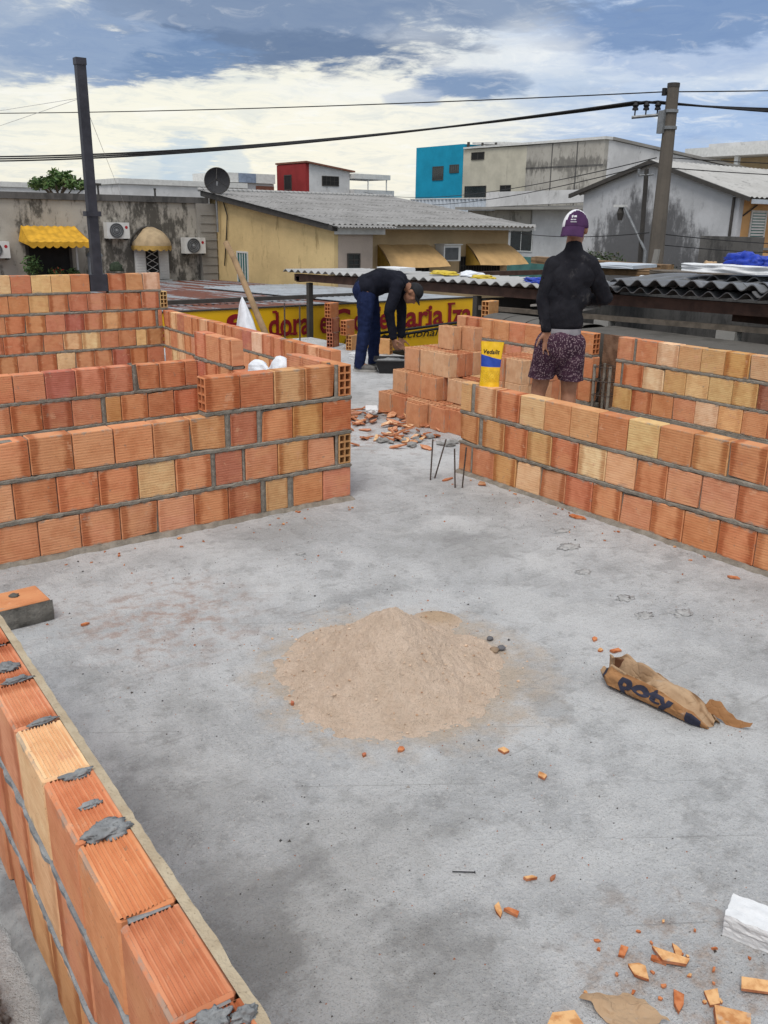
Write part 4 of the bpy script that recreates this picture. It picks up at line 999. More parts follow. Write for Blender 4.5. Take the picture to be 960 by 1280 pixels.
g = hg + [cone_geo((0, .0, 1.36), .062, (.003, .025, 1.50), .054), cone_geo((-.04, 0, .92), .085, (-.012, .0, 1.2), .085), cone_geo((-.06, 0, 1.29), .05, (.06, 0, 1.30), .05), cone_geo((-.08, 0, .86), .08, (.0, 0, .86), .08)]
for k in (-1, 1):
    g += [cone_geo(Vector(sh[k]) + Vector((-k * .02, 0, -.02)), .042, elb[k], .040), cone_geo(elb[k], .042, wri[k], .027), cone_geo(hip[k], .085, knee[k], .056), cone_geo(knee[k], .055, (Vector(knee[k]) * .62 + Vector(ank[k]) * .38 + Vector((0, -.022, 0))), .056), cone_geo(knee[k], .05, ank[k], .036),
          cone_geo(ank[k], .038, (ank[k][0] + .02, ank[k][1] + .15, .035), .032)]
g += hand(wri[-1], (.22, -.10, -1), (.3, -1, 0), 1, .35, .22) + hand(wri[1], (-.4, .9, -.1), (0, 0, -1), 1, .5)
body_mesh('body', g, .0085, 3, M['skin'], man2, X2)
g = [cone_geo((-.04, 0, .96), .132, (-.028, 0, 1.08), .125), cone_geo((-.07, 0, .95), .105, (.0, 0, .95), .105), cone_geo((-.075, -.0, 1.12), .108, (.04, 0, 1.12), .108), cone_geo((-.07, 0, 1.25), .105, (.06, 0, 1.26), .105), cone_geo((-.095, 0, 1.325), .066, (.0, 0, 1.40), .058), cone_geo((.095, 0, 1.335), .066, (.0, 0, 1.40), .058), cone_geo((0, 0, 1.37), .075, (.003, -.004, 1.44), .062)]
g.insert(6, ell_geo((-.012, 0, 1.19), (.140, .125, .21))); g.insert(6, ell_geo((-.035, 0, 1.03), (.128, .125, .20)))
gs = []
for vs, fs in g: gs.append(([Vector((v[0], v[1] * .86, v[2])) for v in vs], fs))
g = gs
body_mesh('shirt', g, .010, 3, M['black_shirt'], man2, X2, .009, 3, [((0, 0, .892), (.06, 0, -1))])
for k in (-1, 1):
    w2 = Vector(wri[k]) * .93 + Vector(elb[k]) * .07
    body_mesh('sleeve', [cone_geo(Vector(sh[k]) + Vector((-k * .012, 0, -.008)), .072, elb[k], .051), cone_geo(elb[k], .051, w2, .039)], .009, 2, M['black_shirt'], man2, X2, .008, 9 + k)
# clean hems: waistband and shorts
mb = MB(); mb.grid(lambda u, v: X2 @ Vector((-.038 + (.132 + .004 * v) * math.cos(u * 6.2832), .104 * math.sin(u * 6.2832), .826 + .075 * v)), 40, 4, closed_u=True)
obj('waistband', mb, M['grey_knit'], man2, smooth=True)
g = [cone_geo((-.075, 0, .79), .112, (-.0, 0, .79), .112), cone_geo((-.04, -.03, .77), .12, (-.04, -.03, .79), .12)]
for k in (-1, 1):
    a = Vector(hip[k]); b = Vector(knee[k]); e = a + (b - a) * .80
    g += [cone_geo(a + Vector((0, 0, -.02)), .105, a + (b - a) * .45, .096), cone_geo(a + (b - a) * .45, .096, e + Vector((-.012 if k < 0 else .012, 0, .0)), .090)]
shorts = body_mesh('shorts', g, .010, 3, M['shorts'], man2, X2, .009, 5, [((0, 0, .535), (-.05, 0, -1))])
# shirt hem, collar
# cap worn backwards: brim over the nape
cap = cap_mesh(P2, .088, .106, .118, .008, -1, [M['white_cloth'], M['purple']], man2, X2, M['purple'], drop=.062, reach=.045)
for p in cap.data.polygons:
    q = (rot2.transposed() @ ((X2.inverted() @ (p.center + wpos(cap))) - P2(0, 0, 0)))
    p.material_index = 1 if .6 * q.x - .8 * q.y > .050 else 0
lg = MB()
def cap_pt(x, z, off=.0025):
    a = x / .088; b = min(1.3, (z - .008) / .118 * 1.25)
    return X2 @ P2((.088 + off) * math.sin(a) * math.cos(b), -.012 - (.106 + off) * math.cos(a) * math.cos(b), .008 + (.118 + off) * math.sin(b))
def cpoly(pts):
    v, f = subdiv([(p[0], p[1], 0) for p in pts], [tuple(range(len(pts)))], 1, .006); lg.add([cap_pt(a[0], a[1]) for a in v], f)
for x0, x1, z0, z1 in ((-.028, -.020, .086, .094), (-.019, -.012, .082, .096), (-.025, -.015, .080, .084), (-.004, .002, .082, .093), (.004, .010, .082, .094), (.002, .012, .088, .091), (.012, .019, .082, .094), (-.028, -.020, .066, .072), (-.016, -.009, .066, .072), (-.004, .003, .066, .072), (.008, .014, .066, .072), (-.028, .020, .055, .0575)):
    cpoly([(x0 * .85 + .014, z0 - .024), (x1 * .85 + .014, z0 - .024), (x1 * .85 + .014, z1 - .024), (x0 * .85 + .014, z1 - .024)])
obj('cap_badge', lg, M['white_cloth'], cap)
mb = MB(); mb.grid(lambda u, v: X2 @ P2((.080 - .012 * v) * math.cos(math.pi + u * math.pi), -.012 + (.098 - .012 * v) * math.sin(math.pi + u * math.pi), .03 - .055 * v), 24, 5); obj('hair', mb, M['hair'], man2, smooth=True)
for k in (-1, 1): shoe(man2, X2, ank[k], (.12 * k, 1), M['shoe'], M['sole'])

# --- bending man, side on (x = facing, y = his left, z up)
mx, my = 5.95, 8.17
fx = Vector((.798, -.603, 0)); ly = Vector((.603, .798, 0))
mx, my = mx - .09 * fx.x, my - .09 * fx.y
X1 = Matrix(((fx.x, ly.x, 0, mx), (fx.y, ly.y, 0, my), (0, 0, .94, 0), (0, 0, 0, 1)))
man1 = thing('person', (mx, my, 0), 'man bending over a mortar tray in dark cap, dark top and blue jeans', 'person')
hd, P1, rot1 = head_geo((.545, -.02, .90), (.38, -.30, -.86), (.86, -.1, .42))
hips = {-1: (.05, -.10, .93), 1: (.075, .09, .93)}; kn = {-1: (.015, -.13, .49), 1: (.125, .14, .48)}; an = {-1: (-.035, -.14, .085), 1: (.115, .16, .085)}
sho = {-1: (.37, -.17, .995), 1: (.40, .15, .99)}; el = {-1: (.285, -.22, .70), 1: (.43, .13, .66)}; wr_ = {-1: (.345, -.20, .40), 1: (.425, .02, .38)}
g = hd + [cone_geo((.43, -.01, 1.03), .056, (.52, -.02, .94), .052), cone_geo((.06, 0, .95), .085, (.24, 0, 1.03), .085), cone_geo((.24, 0, 1.03), .085, (.38, 0, 1.01), .085)]
for k in (-1, 1):
    g += [cone_geo(sho[k], .055, el[k], .043), cone_geo(el[k], .043, wr_[k], .028), cone_geo(hips[k], .085, kn[k], .056), cone_geo(kn[k], .054, an[k], .038), cone_geo(an[k], .036, (an[k][0] + .14, an[k][1], .035), .03)]
g += hand(wr_[-1], (.22, .05, -.97), (.6, .6, 0), 1, .6, .1) + hand(wr_[1], (.05, -.35, -.93), (.3, -.6, 0), -1, .6, .1)
body_mesh('body', g, .0095, 3, M['skin'], man1, X1)
g = [cone_geo((.05, 0, .97), .15, (.20, 0, 1.035), .15), cone_geo((.20, 0, 1.035), .15, (.36, 0, 1.03), .13), cone_geo((.045, -.045, .955), .14, (.045, .045, .955), .14), cone_geo((.17, -.05, 1.03), .125, (.17, .05, 1.03), .125), cone_geo((.29, -.06, 1.045), .122, (.29, .06, 1.045), .122), cone_geo((.37, -.10, 1.02), .092, (.39, .10, 1.02), .092), cone_geo((.42, 0, 1.02), .072, (.46, -.01, .995), .062)]
for k in (-1, 1): g += [cone_geo(sho[k], .074, el[k], .060), cone_geo(el[k], .058, Vector(wr_[k]) * .92 + Vector(el[k]) * .08, .044)]
body_mesh('shirt', g, .011, 3, M['navy_shirt'], man1, X1, .010, 8)
g = [cone_geo((.02, -.05, .90), .128, (.03, .05, .90), .128), cone_geo((.01, -.05, .93), .128, (.09, .05, .955), .128)]
for k in (-1, 1): g += [cone_geo((hips[k][0] - .01, hips[k][1], .87), .108, kn[k], .072), cone_geo(kn[k], .071, (an[k][0] - .0, an[k][1], .07), .060)]
body_mesh('jeans', g, .010, 2, M['jeans'], man1, X1, .012, 2, [((0, 0, .045), (0, 0, -1))])
cap_mesh(P1, .085, .103, .092, .034, 1, M['hair'] if False else simple('dark_cap_cloth', (.018, .019, .022), .85, .3, 30), man1, X1, simple('dark_cap_brim', (.012, .013, .016), .85, .3, 30))
mb = MB(); mb.grid(lambda u, v: X1 @ P1((.079 - .004 * v) * math.cos(math.pi + u * math.pi), -.012 + (.098 - .008 * v) * math.sin(math.pi + u * math.pi), .036 - .05 * v), 24, 5); obj('hair', mb, M['hair'], man1, smooth=True)
for k in (-1, 1): shoe(man1, X1, an[k], (1, -.1), M['shoe'], M['sole'])
# mortar tray
tx = X1 @ Vector((.36, -.14, 0)); tray = thing('mortar_tray', tuple(tx), 'black plastic tray of wet mortar under the bending man hands', 'tray', rz=-.62)
M['blackp'] = simple('black_plastic', (.018, .018, .02), .5, .3, 30, .2, 0, .4)
mb = MB(); A, B = (.17, .12), (.22, .16); H_ = .15; c = [(-1, -1), (1, -1), (1, 1), (-1, 1)]
ring = lambda s_, z: [(a * s_[0], b * s_[1], z) for a, b in c]
vs = ring(A, .0) + ring(B, H_) + ring((B[0] - .012, B[1] - .012), H_) + ring((A[0] - .008, A[1] - .008), .01)
mb.add(vs, [(3, 2, 1, 0)] + [(i + 4 * r, (i + 1) % 4 + 4 * r, (i + 1) % 4 + 4 * r + 4, i + 4 * r + 4) for r in range(3) for i in range(4)] + [(12, 13, 14, 15)])
mb.tube([(a * (B[0] + .006), b * (B[1] + .006), H_ - .006) for a, b in c + [c[0]]], .009, 6)
obj('tray_body', mb, M['blackp'], tray, local=True)
mb = MB(); mb.grid(lambda u, v: ((u - .5) * .40, (v - .5) * .28, .118 + .035 * nz(u * 3, v * 3, 2) + .03 * math.sin(math.pi * u) * math.sin(math.pi * v) + .012 * nz(u * 9, v * 9)), 24, 18); obj('mortar', mb, M['mortar_wet'], tray, local=True, smooth=True)
# ------------------------------------------------------------------ neighbourhood materials
def stained(name, base, dark, amt=.7, lo=.5, hi=.64, sx=1.6, extra=None, bump=.4):
    """painted render with mould that runs down in streaks"""
    t = NT(name); n = t.noise(.9, 8, .65); st = t.noise(sx, 8, .68, t.vmap(scale=(1, 1, .22))); f = t.noise(5, 8, .7, t.vmap(scale=(1, 1, .5)))
    c = t.mix(t.mr(n, .35, .65), base, tuple(x * .82 for x in base))
    m = t.math('ADD', t.math('MULTIPLY', st, .55), t.math('MULTIPLY', f, .45))
    if extra is not None: m = t.math('ADD', m, extra(t))
    c = t.mix(t.mr(m, lo, hi, 0, amt), c, dark)
    c = t.mix(t.mr(f, .60, .72, 0, .35), c, tuple(x * .5 + .04 for x in base))
    return t.fin(c, t.bump(t.noise(14, 6, .7), bump, .02), .92, .15)
M['mouldy'] = stained('mouldy_render', (.42, .39, .34), (.065, .06, .052), .9, .49, .585, 1.3, lambda t: t.math('ADD', t.math('MULTIPLY', t.spot((11.0, 27, .6), .2, 2.4, (1, .2, 1)), .085), t.math('MULTIPLY', t.spot((12.7, 27, .8), .2, 1.6, (1, .2, .8)), .06)))
M['yellow'] = stained('yellow_render', (.63, .47, .235), (.20, .14, .06), .55, .54, .64, 2.2)
M['yellow_front'] = stained('ochre_render', (.56, .42, .25), (.2, .14, .08), .4, .58, .72, 2)
M['pinkish'] = stained('pinkish_render', (.46, .38, .32), (.2, .16, .13), .4, .58, .72, 2)
M['white_wall'] = stained('white_render', (.60, .60, .60), (.16, .155, .15), .6, .54, .66, 1.1)
M['grey_panel'] = stained('grey_panels', (.40, .38, .34), (.11, .105, .095), .75, .50, .62, .8, lambda t: t.math('MULTIPLY', t.mr(t.math('ABSOLUTE', t.math('SUBTRACT', t.sep()[2], 4.75)), .1, .55, 1, 0), .10))
M['cream'] = stained('cream_render', (.52, .49, .40), (.2, .18, .15), .45, .54, .66, .9)
M['blue'] = stained('turquoise_render', (.015, .28, .44), (.02, .12, .18), .4, .58, .74, .8)
M['red'] = stained('red_render', (.27, .035, .035), (.2, .04, .03), .4, .58, .74, .8)
M['orange_wall'] = stained('orange_render', (.62, .36, .16), (.25, .14, .08), .4, .58, .74, 1.4)
M['gable'] = stained('mould_blackened_render', (.50, .51, .53), (.06, .06, .064), .86, .48, .68, 1.4, lambda t: t.math('SUBTRACT', t.math('MULTIPLY', t.spot((24, 18.5, .45), .6, 3.5, (.3, .9, 1.0), t.noise(1.6, 6, .65), 1.8), .34), .10))
M['dark_wall'] = stained('damp_and_shade_render', (.13, .125, .12), (.04, .04, .04), .7, .46, .6)  # dark render; on the carport walls its darkness stands for shade
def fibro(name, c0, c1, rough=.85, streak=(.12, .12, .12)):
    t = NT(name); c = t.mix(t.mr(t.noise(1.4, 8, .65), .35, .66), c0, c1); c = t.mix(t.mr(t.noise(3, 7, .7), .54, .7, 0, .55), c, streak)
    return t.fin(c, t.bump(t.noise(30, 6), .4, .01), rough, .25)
M['fibro'] = fibro('weathered_fibre_cement', (.285, .28, .275), (.20, .196, .19))
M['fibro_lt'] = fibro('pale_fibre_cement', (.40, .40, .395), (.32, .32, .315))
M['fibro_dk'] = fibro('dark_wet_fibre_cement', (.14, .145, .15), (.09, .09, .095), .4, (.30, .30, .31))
def rusty():
    t = NT('rusty_zinc'); n = t.noise(1, 8, .65, t.vmap(scale=(3.4, .22, 1)))
    c = t.mix(t.mr(n, .44, .52), (.26, .28, .30), (.15, .045, .022)); c = t.mix(t.mr(t.noise(6, 8, .7), .5, .65, 0, .6), c, (.09, .04, .03))
    return t.fin(c, t.bump(t.noise(20, 4), .3, .01), .6, .4, .25)
M['rusty'] = rusty()
M['glass'] = simple('dark_glass', (.02, .028, .03), .12, .3, 3, 0, 0, .6)
M['greenglass'] = simple('greenish_glass', (.05, .16, .15), .15, .3, 2, 0, 0, .6)
M['void'] = simple('unlit_interior', (.02, .02, .02), .9)
M['frame_w'] = simple('white_frame', (.62, .62, .60), .6, .15); M['frame_d'] = simple('dark_frame', (.06, .055, .05), .7)
M['white_p'] = simple('white_plastic_case', (.66, .66, .64), .45, .12, 5, .05, dirt=((.3, .28, .24), .35)); M['grille'] = simple('dark_fan_grille', (.10, .105, .11), .6)
M['concrete_l'] = stained('old_concrete', (.30, .29, .27), (.10, .095, .09), .5, .54, .7, 2)
M['wood_d'] = simple('weathered_beam', (.15, .125, .10), .9, .4, 12, .5); M['rust_beam'] = simple('rust_brown_beam', (.075, .04, .03), .75, .4, 9, .3)
M['awn_y'] = simple('yellow_awning', (.66, .36, .03), .8, .3, 4, .2); M['awn_t'] = simple('tan_awning', (.56, .36, .16), .8, .25, 3, .2); M['awn_b'] = simple('faded_tan_awning', (.44, .33, .20), .85, .3, 4, .2)
M['cable'] = simple('black_cable', (.015, .015, .017), .6); M['red_dot'] = simple('red_print', (.45, .02, .03), .5); M['sheet_w'] = simple('pale_blue_white_sheet', (.50, .55, .61), .6, .2, 2)
M['blue_bag'] = simple('blue_tarpaulin', (.015, .05, .42), .45, .35, 12, .6); M['yellow_bag'] = simple('yellow_sacking', (.62, .46, .05), .6, .3, 10)

def part(root, name, mat, *boxes, smooth=False):
    mb = MB()
    for b in boxes: mb.box(*b)
    return obj(name, mb, mat, root)
def window_a(root, x, y0, y1, z0, z1, t=.07, bars=0, glass='glass', frame='frame_w', name='window', depth=.06):
    """window in a wall that faces -x"""
    fr = part(root, name, M[frame], (x - .03, x + depth, y0 - t, y0, z0 - t, z1 + t), (x - .03, x + depth, y1, y1 + t, z0 - t, z1 + t), (x - .03, x + depth, y0, y1, z1, z1 + t), (x - .045, x + depth, y0, y1, z0 - t, z0), *[(x - .022, x + .01, y0 + (y1 - y0) * (k + 1) / (bars + 1) - .02, y0 + (y1 - y0) * (k + 1) / (bars + 1) + .02, z0, z1) for k in range(bars)])
    mb = MB(); mb.box(x - .012, x + .004, y0, y1, z0, z1); obj('pane', mb, M[glass], fr); return fr
def window_b(root, y, x0, x1, z0, z1, t=.06, bars=0, glass='glass', frame='frame_w', name='window', hb=0):
    """window in a wall that faces -y"""
    fr = part(root, name, M[frame], (x0 - t, x0, y - .03, y + .06, z0 - t, z1 + t), (x1, x1 + t, y - .03, y + .06, z0 - t, z1 + t), (x0, x1, y - .03, y + .06, z1, z1 + t), (x0, x1, y - .045, y + .06, z0 - t, z0), *[(x0 + (x1 - x0) * (k + 1) / (bars + 1) - .012, x0 + (x1 - x0) * (k + 1) / (bars + 1) + .012, y - .022, y + .0, z0, z1) for k in range(bars)], *[(x0, x1, y - .024, y, z0 + (z1 - z0) * (k + 1) / (hb + 1) - .012, z0 + (z1 - z0) * (k + 1) / (hb + 1) + .012) for k in range(hb)])
    mb = MB(); mb.box(x0, x1, y - .012, y + .004, z0, z1); obj('pane', mb, M[glass], fr); return fr
def corrug(mb, x0, x1, y0, y1, zf, along='y', pitch=.177, amp=.026, nl=10, th=.008, seed=0, sag=.0):
    """corrugated sheet; waves repeat along `along`, zf(x,y) gives the plane"""
    L = (y1 - y0) if along == 'y' else (x1 - x0); n = max(8, int(L / pitch * 8))
    for side in (0, 1):
        def f(u, v):
            x, y = (x0 + (x1 - x0) * v, y0 + (y1 - y0) * u) if along == 'y' else (x0 + (x1 - x0) * u, y0 + (y1 - y0) * v)
            w = (y if along == 'y' else x) / pitch * 2 * math.pi
            return (x, y, zf(x, y) + amp * math.cos(w) - side * th + sag * nz(x * .8, y * .8, seed))
        mb.grid(f, n, nl)
    # thickness at the two visible ends
    for vv in (0, 1):
        def f(u, k):
            x, y = (x0 + (x1 - x0) * vv, y0 + (y1 - y0) * u) if along == 'y' else (x0 + (x1 - x0) * u, y0 + (y1 - y0) * vv)
            w = (y if along == 'y' else x) / pitch * 2 * math.pi
            return (x, y, zf(x, y) + amp * math.cos(w) - k * th + sag * nz(x * .8, y * .8, seed))
        mb.grid(f, n, 1)

# ------------------------------------------------------------------ bakery sign
sign = thing('shop_sign', (8.6, 12.0, -.45), 'long yellow bakery sign with dark red lettering behind the slab edge', 'sign')
def sign_mat():
    t = NT('yellow_sign_sheet'); c = t.mix(t.mr(t.noise(1.5, 6), .35, .66), (.86, .50, .010), (.78, .43, .012)); c = t.mix(t.mr(t.noise(5, 8, .7, t.vmap(scale=(1, 1, .3))), .62, .74, 0, .4), c, (.3, .18, .04))
    return t.fin(c, None, .45, .35)
M['sign'] = sign_mat(); M['signred'] = simple('dark_red_lettering', (.27, .012, .018), .5, .25, 4, 0); M['signblk'] = simple('black_lettering', (.02, .015, .01), .5)
part(sign, 'panel', M['sign'], (4.6, 11.05, 12.0, 12.05, -.46, .335))
part(sign, 'frame', M['frame_d'], (4.58, 11.07, 11.985, 12.06, -.49, -.46), (4.58, 11.07, 11.985, 12.06, .335, .355))
def lay_text(s, x0, x1, zb, height, bold, mat, root, name, y=11.985, shear=0, serif=True):
    v, f = text_mesh(s, 1, bold, 0, shear, 3)
    a0, a1 = min(p[0] for p in v), max(p[0] for p in v)
    k = (x1 - x0) / (a1 - a0)
    mb = MB(); mb.add([(x0 + (p[0] - a0) * k, y, zb + p[1] * height) for p in v], f)
    return obj(name, mb, mat, root)
def word(s, x0, x1):
    o = lay_text(s, x0, x1, -.085, .50, .022, M['signred'], sign, 'sign_lettering'); return o
word('Pani', 4.70, 5.72); word('fi', 6.07, 6.44); word('dora', 6.82, 7.56); word('e', 7.74, 7.90); word('C', 7.97, 8.32); word('onfei', 8.38, 9.16); word('taria', 9.26, 10.28); word('Iza', 10.38, 10.93)
def slab_serifs():                          # slab feet on the upright stems
    mb = MB()
    for x, z, w in ((7.00, -.085, .10), (6.93, .255, .08), (7.26, -.085, .13), (7.52, -.085, .07), (9.33, -.085, .12), (9.60, -.085, .08), (9.72, -.085, .14), (9.95, -.085, .14), (9.93, .15, .09), (10.22, -.085, .08), (10.45, -.085, .17), (10.45, .24, .17)):
        mb.box(x - w / 2, x + w / 2, 11.982, 11.986, z - .0, z + .035)
    obj('sign_lettering', mb, M['signred'], sign)
slab_serifs()
for s_, a_, b_ in (('o', 7.98, 8.06), ('mais', 8.2, 8.75), ('tradicional', 8.95, 10.18), ('que', 10.32, 10.72), ('c', 10.84, 10.92)): lay_text(s_, a_, b_, -.27, .17, .010, M['signblk'], sign, 'sign_tagline', shear=.25)
for i, (z0, z1) in enumerate(((-.18, .02), (-.10, .06))):
    mb = MB(); mb.tube([(8.3, 11.5, z0), (9.8, 11.4, z0 + (z1 - z0) * .6), (11.2, 11.3, z1)], .022, 8)
    tag(obj('black_pipe', mb, M['cable'], smooth=True), ['lower black pipe slanting across the bakery sign', 'upper black pipe slanting across the bakery sign'][i], 'pipe', 'pipes before the bakery sign')
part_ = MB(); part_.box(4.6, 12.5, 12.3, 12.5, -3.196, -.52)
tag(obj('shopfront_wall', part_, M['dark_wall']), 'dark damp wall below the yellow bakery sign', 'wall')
mb = MB()
for k in range(9):
    x = 8.85 + R.uniform(-.2, .2); mb.tube([(x, 12.25, .30), (x + R.uniform(-.06, .06), 12.22, .42), (x + R.uniform(-.15, .15), 12.2, .42 + R.uniform(.05, .16))], [.008, .006, .002], 5)
    for q in range(5): 
        a = R.random() * 6; p = Vector((x + R.uniform(-.12, .12), 12.2, .42 + R.uniform(0, .14))); mb.add([p, p + Vector((.05 * math.cos(a), .01, .03)), p + Vector((.07 * math.cos(a), 0, .07 * abs(math.sin(a))))], [(0, 1, 2)])
tag(obj('weed', mb, simple('weed_green', (.06, .09, .04), .8)), 'weeds growing above the bakery sign under the carport', 'weed')

# ------------------------------------------------------------------ carport
cp = thing('carport', (9.6, 7.9, -3.2), 'long carport with corrugated grey roof and dark rusty beam', 'carport')
cz = lambda x, y: 1.03 - .0185 * (y - 4.4) - .010 * (x - 7)
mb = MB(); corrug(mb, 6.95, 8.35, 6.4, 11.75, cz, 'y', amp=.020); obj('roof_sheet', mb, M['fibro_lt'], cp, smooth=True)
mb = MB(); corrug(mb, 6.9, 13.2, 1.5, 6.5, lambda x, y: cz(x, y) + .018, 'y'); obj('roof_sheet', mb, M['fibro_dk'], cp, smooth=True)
def sloped(name, mat, x0, x1, y0, y1, zb, th, sl):
    mb = MB(); mb.prism([(y0, zb - sl * (y0 - 4.4)), (y1, zb - sl * (y1 - 4.4)), (y1, zb + th - sl * (y1 - 4.4)), (y0, zb + th - sl * (y0 - 4.4))], 'x', x0, x1); return obj(name, mb, mat, cp)
sloped('beam', M['rust_beam'], 7.02, 7.10, 1.5, 11.55, .885, .10, .0185); sloped('beam', M['rust_beam'], 8.15, 8.23, 6.6, 11.55, .87, .10, .0185)
part(cp, 'beam', M['rust_beam'], (7.02, 13.1, 11.42, 11.5, .74, .82))
for x, y in ((7.06, 11.2), (7.06, 7.66), (13.0, 11.3), (7.06, 2.0), (13.0, 2.0)):
    part(cp, 'post', M['frame_d'], (x - .035, x + .035, y - .035, y + .035, -3.196, .87 - .0185 * (y - 4.4)))
sloped('rail', M['wood_d'], 6.98, 7.05, 1.5, 7.55, .752, .045, .026); part(cp, 'rail', M['rust_beam'], (7.3, 7.36, 1.5, 4.6, .80, .92))
for y in (5.78, 4.43, 3.2): part(cp, 'rail_block', M['concrete_l'], (6.96, 7.07, y - .09, y + .09, .58, .75 - .026 * (y - 4.4)))
part(cp, 'rear_wall', M['dark_wall'], (13.25, 13.45, 1.5, 7.6, -3.196, .78)); part(cp, 'partition', M['dark_wall'], (7.12, 13.24, 7.56, 7.68, -3.196, .78))  # walls added and coloured dark so the carport interior stays black
part(cp, 'side_wall', M['dark_wall'], (7.12, 13.24, 1.3, 1.48, -3.196, .78))  # added wall closing the carport side against light
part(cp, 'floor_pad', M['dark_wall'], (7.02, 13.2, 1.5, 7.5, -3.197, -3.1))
for i, (x0, y0, x1, y1, z) in enumerate(((6.99, 6.75, 7.25, 6.3, .77), (7.0, 6.6, 7.15, 6.42, .78), (7.02, 6.15, 7.18, 5.98, .76))):
    mb = MB(); d = Vector((y1 - y0, -(x1 - x0), 0)).normalized() * .035
    mb.prism([(0, 0), (0, 0)], 'x', 0, 0) if False else mb.add([(x0 - d.x, y0 - d.y, z), (x0 + d.x, y0 + d.y, z), (x1 + d.x, y1 + d.y, z + .05), (x1 - d.x, y1 - d.y, z + .05), (x0 - d.x, y0 - d.y, z + .02), (x0 + d.x, y0 + d.y, z + .02), (x1 + d.x, y1 + d.y, z + .07), (x1 - d.x, y1 - d.y, z + .07)], [(0, 1, 2, 3), (4, 5, 6, 7), (0, 1, 5, 4), (1, 2, 6, 5), (2, 3, 7, 6), (3, 0, 4, 7)])
    tag(obj('wood_offcut', mb, simple('grey_board', (.33, .31, .29), .85, .3, 10, .4)), ['long grey board crossing the carport rail', 'pale broken board tip on the carport rail', 'pale scrap of board on the rail beside the standing man'][i], 'board', 'boards on the carport rail')
# loose dark sheets lying along the roof edge
ld = [(6.86, 7.9, 3.95, 5.62, .03, 'lower dark corrugated sheet at the roof edge, right of the standing man'), (7.0, 8.3, 3.3, 5.75, .085, 'upper dark corrugated sheet stacked at the roof edge'), (6.82, 7.6, 2.4, 4.15, .06, 'dark corrugated sheet at the roof edge by the frame edge')]
for i, (x0, x1, y0, y1, dz_, lb) in enumerate(ld):
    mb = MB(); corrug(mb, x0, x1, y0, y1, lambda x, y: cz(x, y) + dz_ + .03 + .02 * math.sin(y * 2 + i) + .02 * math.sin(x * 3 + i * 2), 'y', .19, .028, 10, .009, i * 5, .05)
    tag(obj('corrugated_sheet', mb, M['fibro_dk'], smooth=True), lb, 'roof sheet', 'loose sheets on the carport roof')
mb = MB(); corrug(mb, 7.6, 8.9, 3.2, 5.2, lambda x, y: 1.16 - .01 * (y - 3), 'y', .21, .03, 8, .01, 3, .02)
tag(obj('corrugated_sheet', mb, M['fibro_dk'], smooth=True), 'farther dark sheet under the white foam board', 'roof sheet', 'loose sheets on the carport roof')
def slab_(name, mat, x0, x1, y0, y1, z0, z1, rz, label, cat, seed=0, amp=.02):
    bm = bmesh.new(); bmesh.ops.create_cube(bm, size=1); bmesh.ops.subdivide_edges(bm, edges=bm.edges, cuts=7, use_grid_fill=True)
    c, s = math.cos(rz), math.sin(rz); mx_, my_ = (x0 + x1) / 2, (y0 + y1) / 2; vs = []
    for v in bm.verts:
        p = v.co; e = amp * nz(p.x * 5 + seed, p.y * 5, p.z * 3); X, Y = p.x * (x1 - x0) + e, p.y * (y1 - y0) + amp * nz(p.x * 5, p.y * 5 + seed, 4)
        vs.append((mx_ + X * c - Y * s, my_ + X * s + Y * c, z0 + (p.z + .5) * (z1 - z0) + amp * .5 * nz(p.x * 3, p.y * 3, seed)))
    fs = [tuple(w_.index for w_ in f.verts) for f in bm.faces]; bm.free()
    mb = MB(); mb.add(vs, fs); return tag(obj(name, mb, mat), label, cat)
slab_('foam_board', M['foam'], 7.55, 7.95, 4.45, 5.35, 1.19, 1.255, .0, 'large white foam board lying on the dark roof sheets', 'foam board', 2, .03)
def heap(name, mat, x, y, z, rx, ry, rz_, seed, label, cat, amp=.55):
    v, f = lump(x, y, z, rx, ry, rz_, seed, 4, amp, 1.8); mb = MB(); mb.add(v, f); return tag(obj(name, mb, mat, smooth=True, fixn=False), label, cat)
heap('tarpaulin', M['blue_bag'], 8.0, 4.93, 1.27, .13, .24, .085, 4, 'crumpled blue plastic bundle on top of the white foam board', 'plastic bundle')
heap('cardboard_scrap', simple('kraft_scrap', (.42, .29, .17), .9), 8.05, 5.38, 1.20, .08, .12, .06, 6, 'tan scrap beside the blue bundle on the roof', 'scrap')
heap('tarpaulin', M['blue_bag'], 7.2, 6.77, 1.00, .14, .26, .065, 11, 'crumpled blue plastic on the carport roof left of the standing man', 'plastic bundle')
heap('sacking', M['yellow_bag'], 7.5, 8.75, .985, .12, .24, .04, 13, 'flat yellow sack on the carport roof, farther from the blue plastic', 'sack', .3)
heap('sacking', M['yellow_bag'], 7.4, 7.95, .985, .10, .18, .035, 14, 'flat yellow sack on the carport roof, closer to the blue plastic', 'sack', .3)
heap('sacking', M['bag_white'], 7.6, 8.35, .985, .13, .2, .05, 15, 'white sack between the two yellow sacks on the roof', 'sack', .3)
heap('sacking', M['bag_white'], 7.9, 5.95, 1.03, .14, .2, .07, 16, 'white sack on the dark roof sheets behind the standing man elbow', 'sack', .4)
slab_('foam_board', M['foam'], 7.2, 7.5, 9.35, 9.75, .985, 1.03, .2, 'small white board on the roof above the bending man', 'foam board', 5, .01)
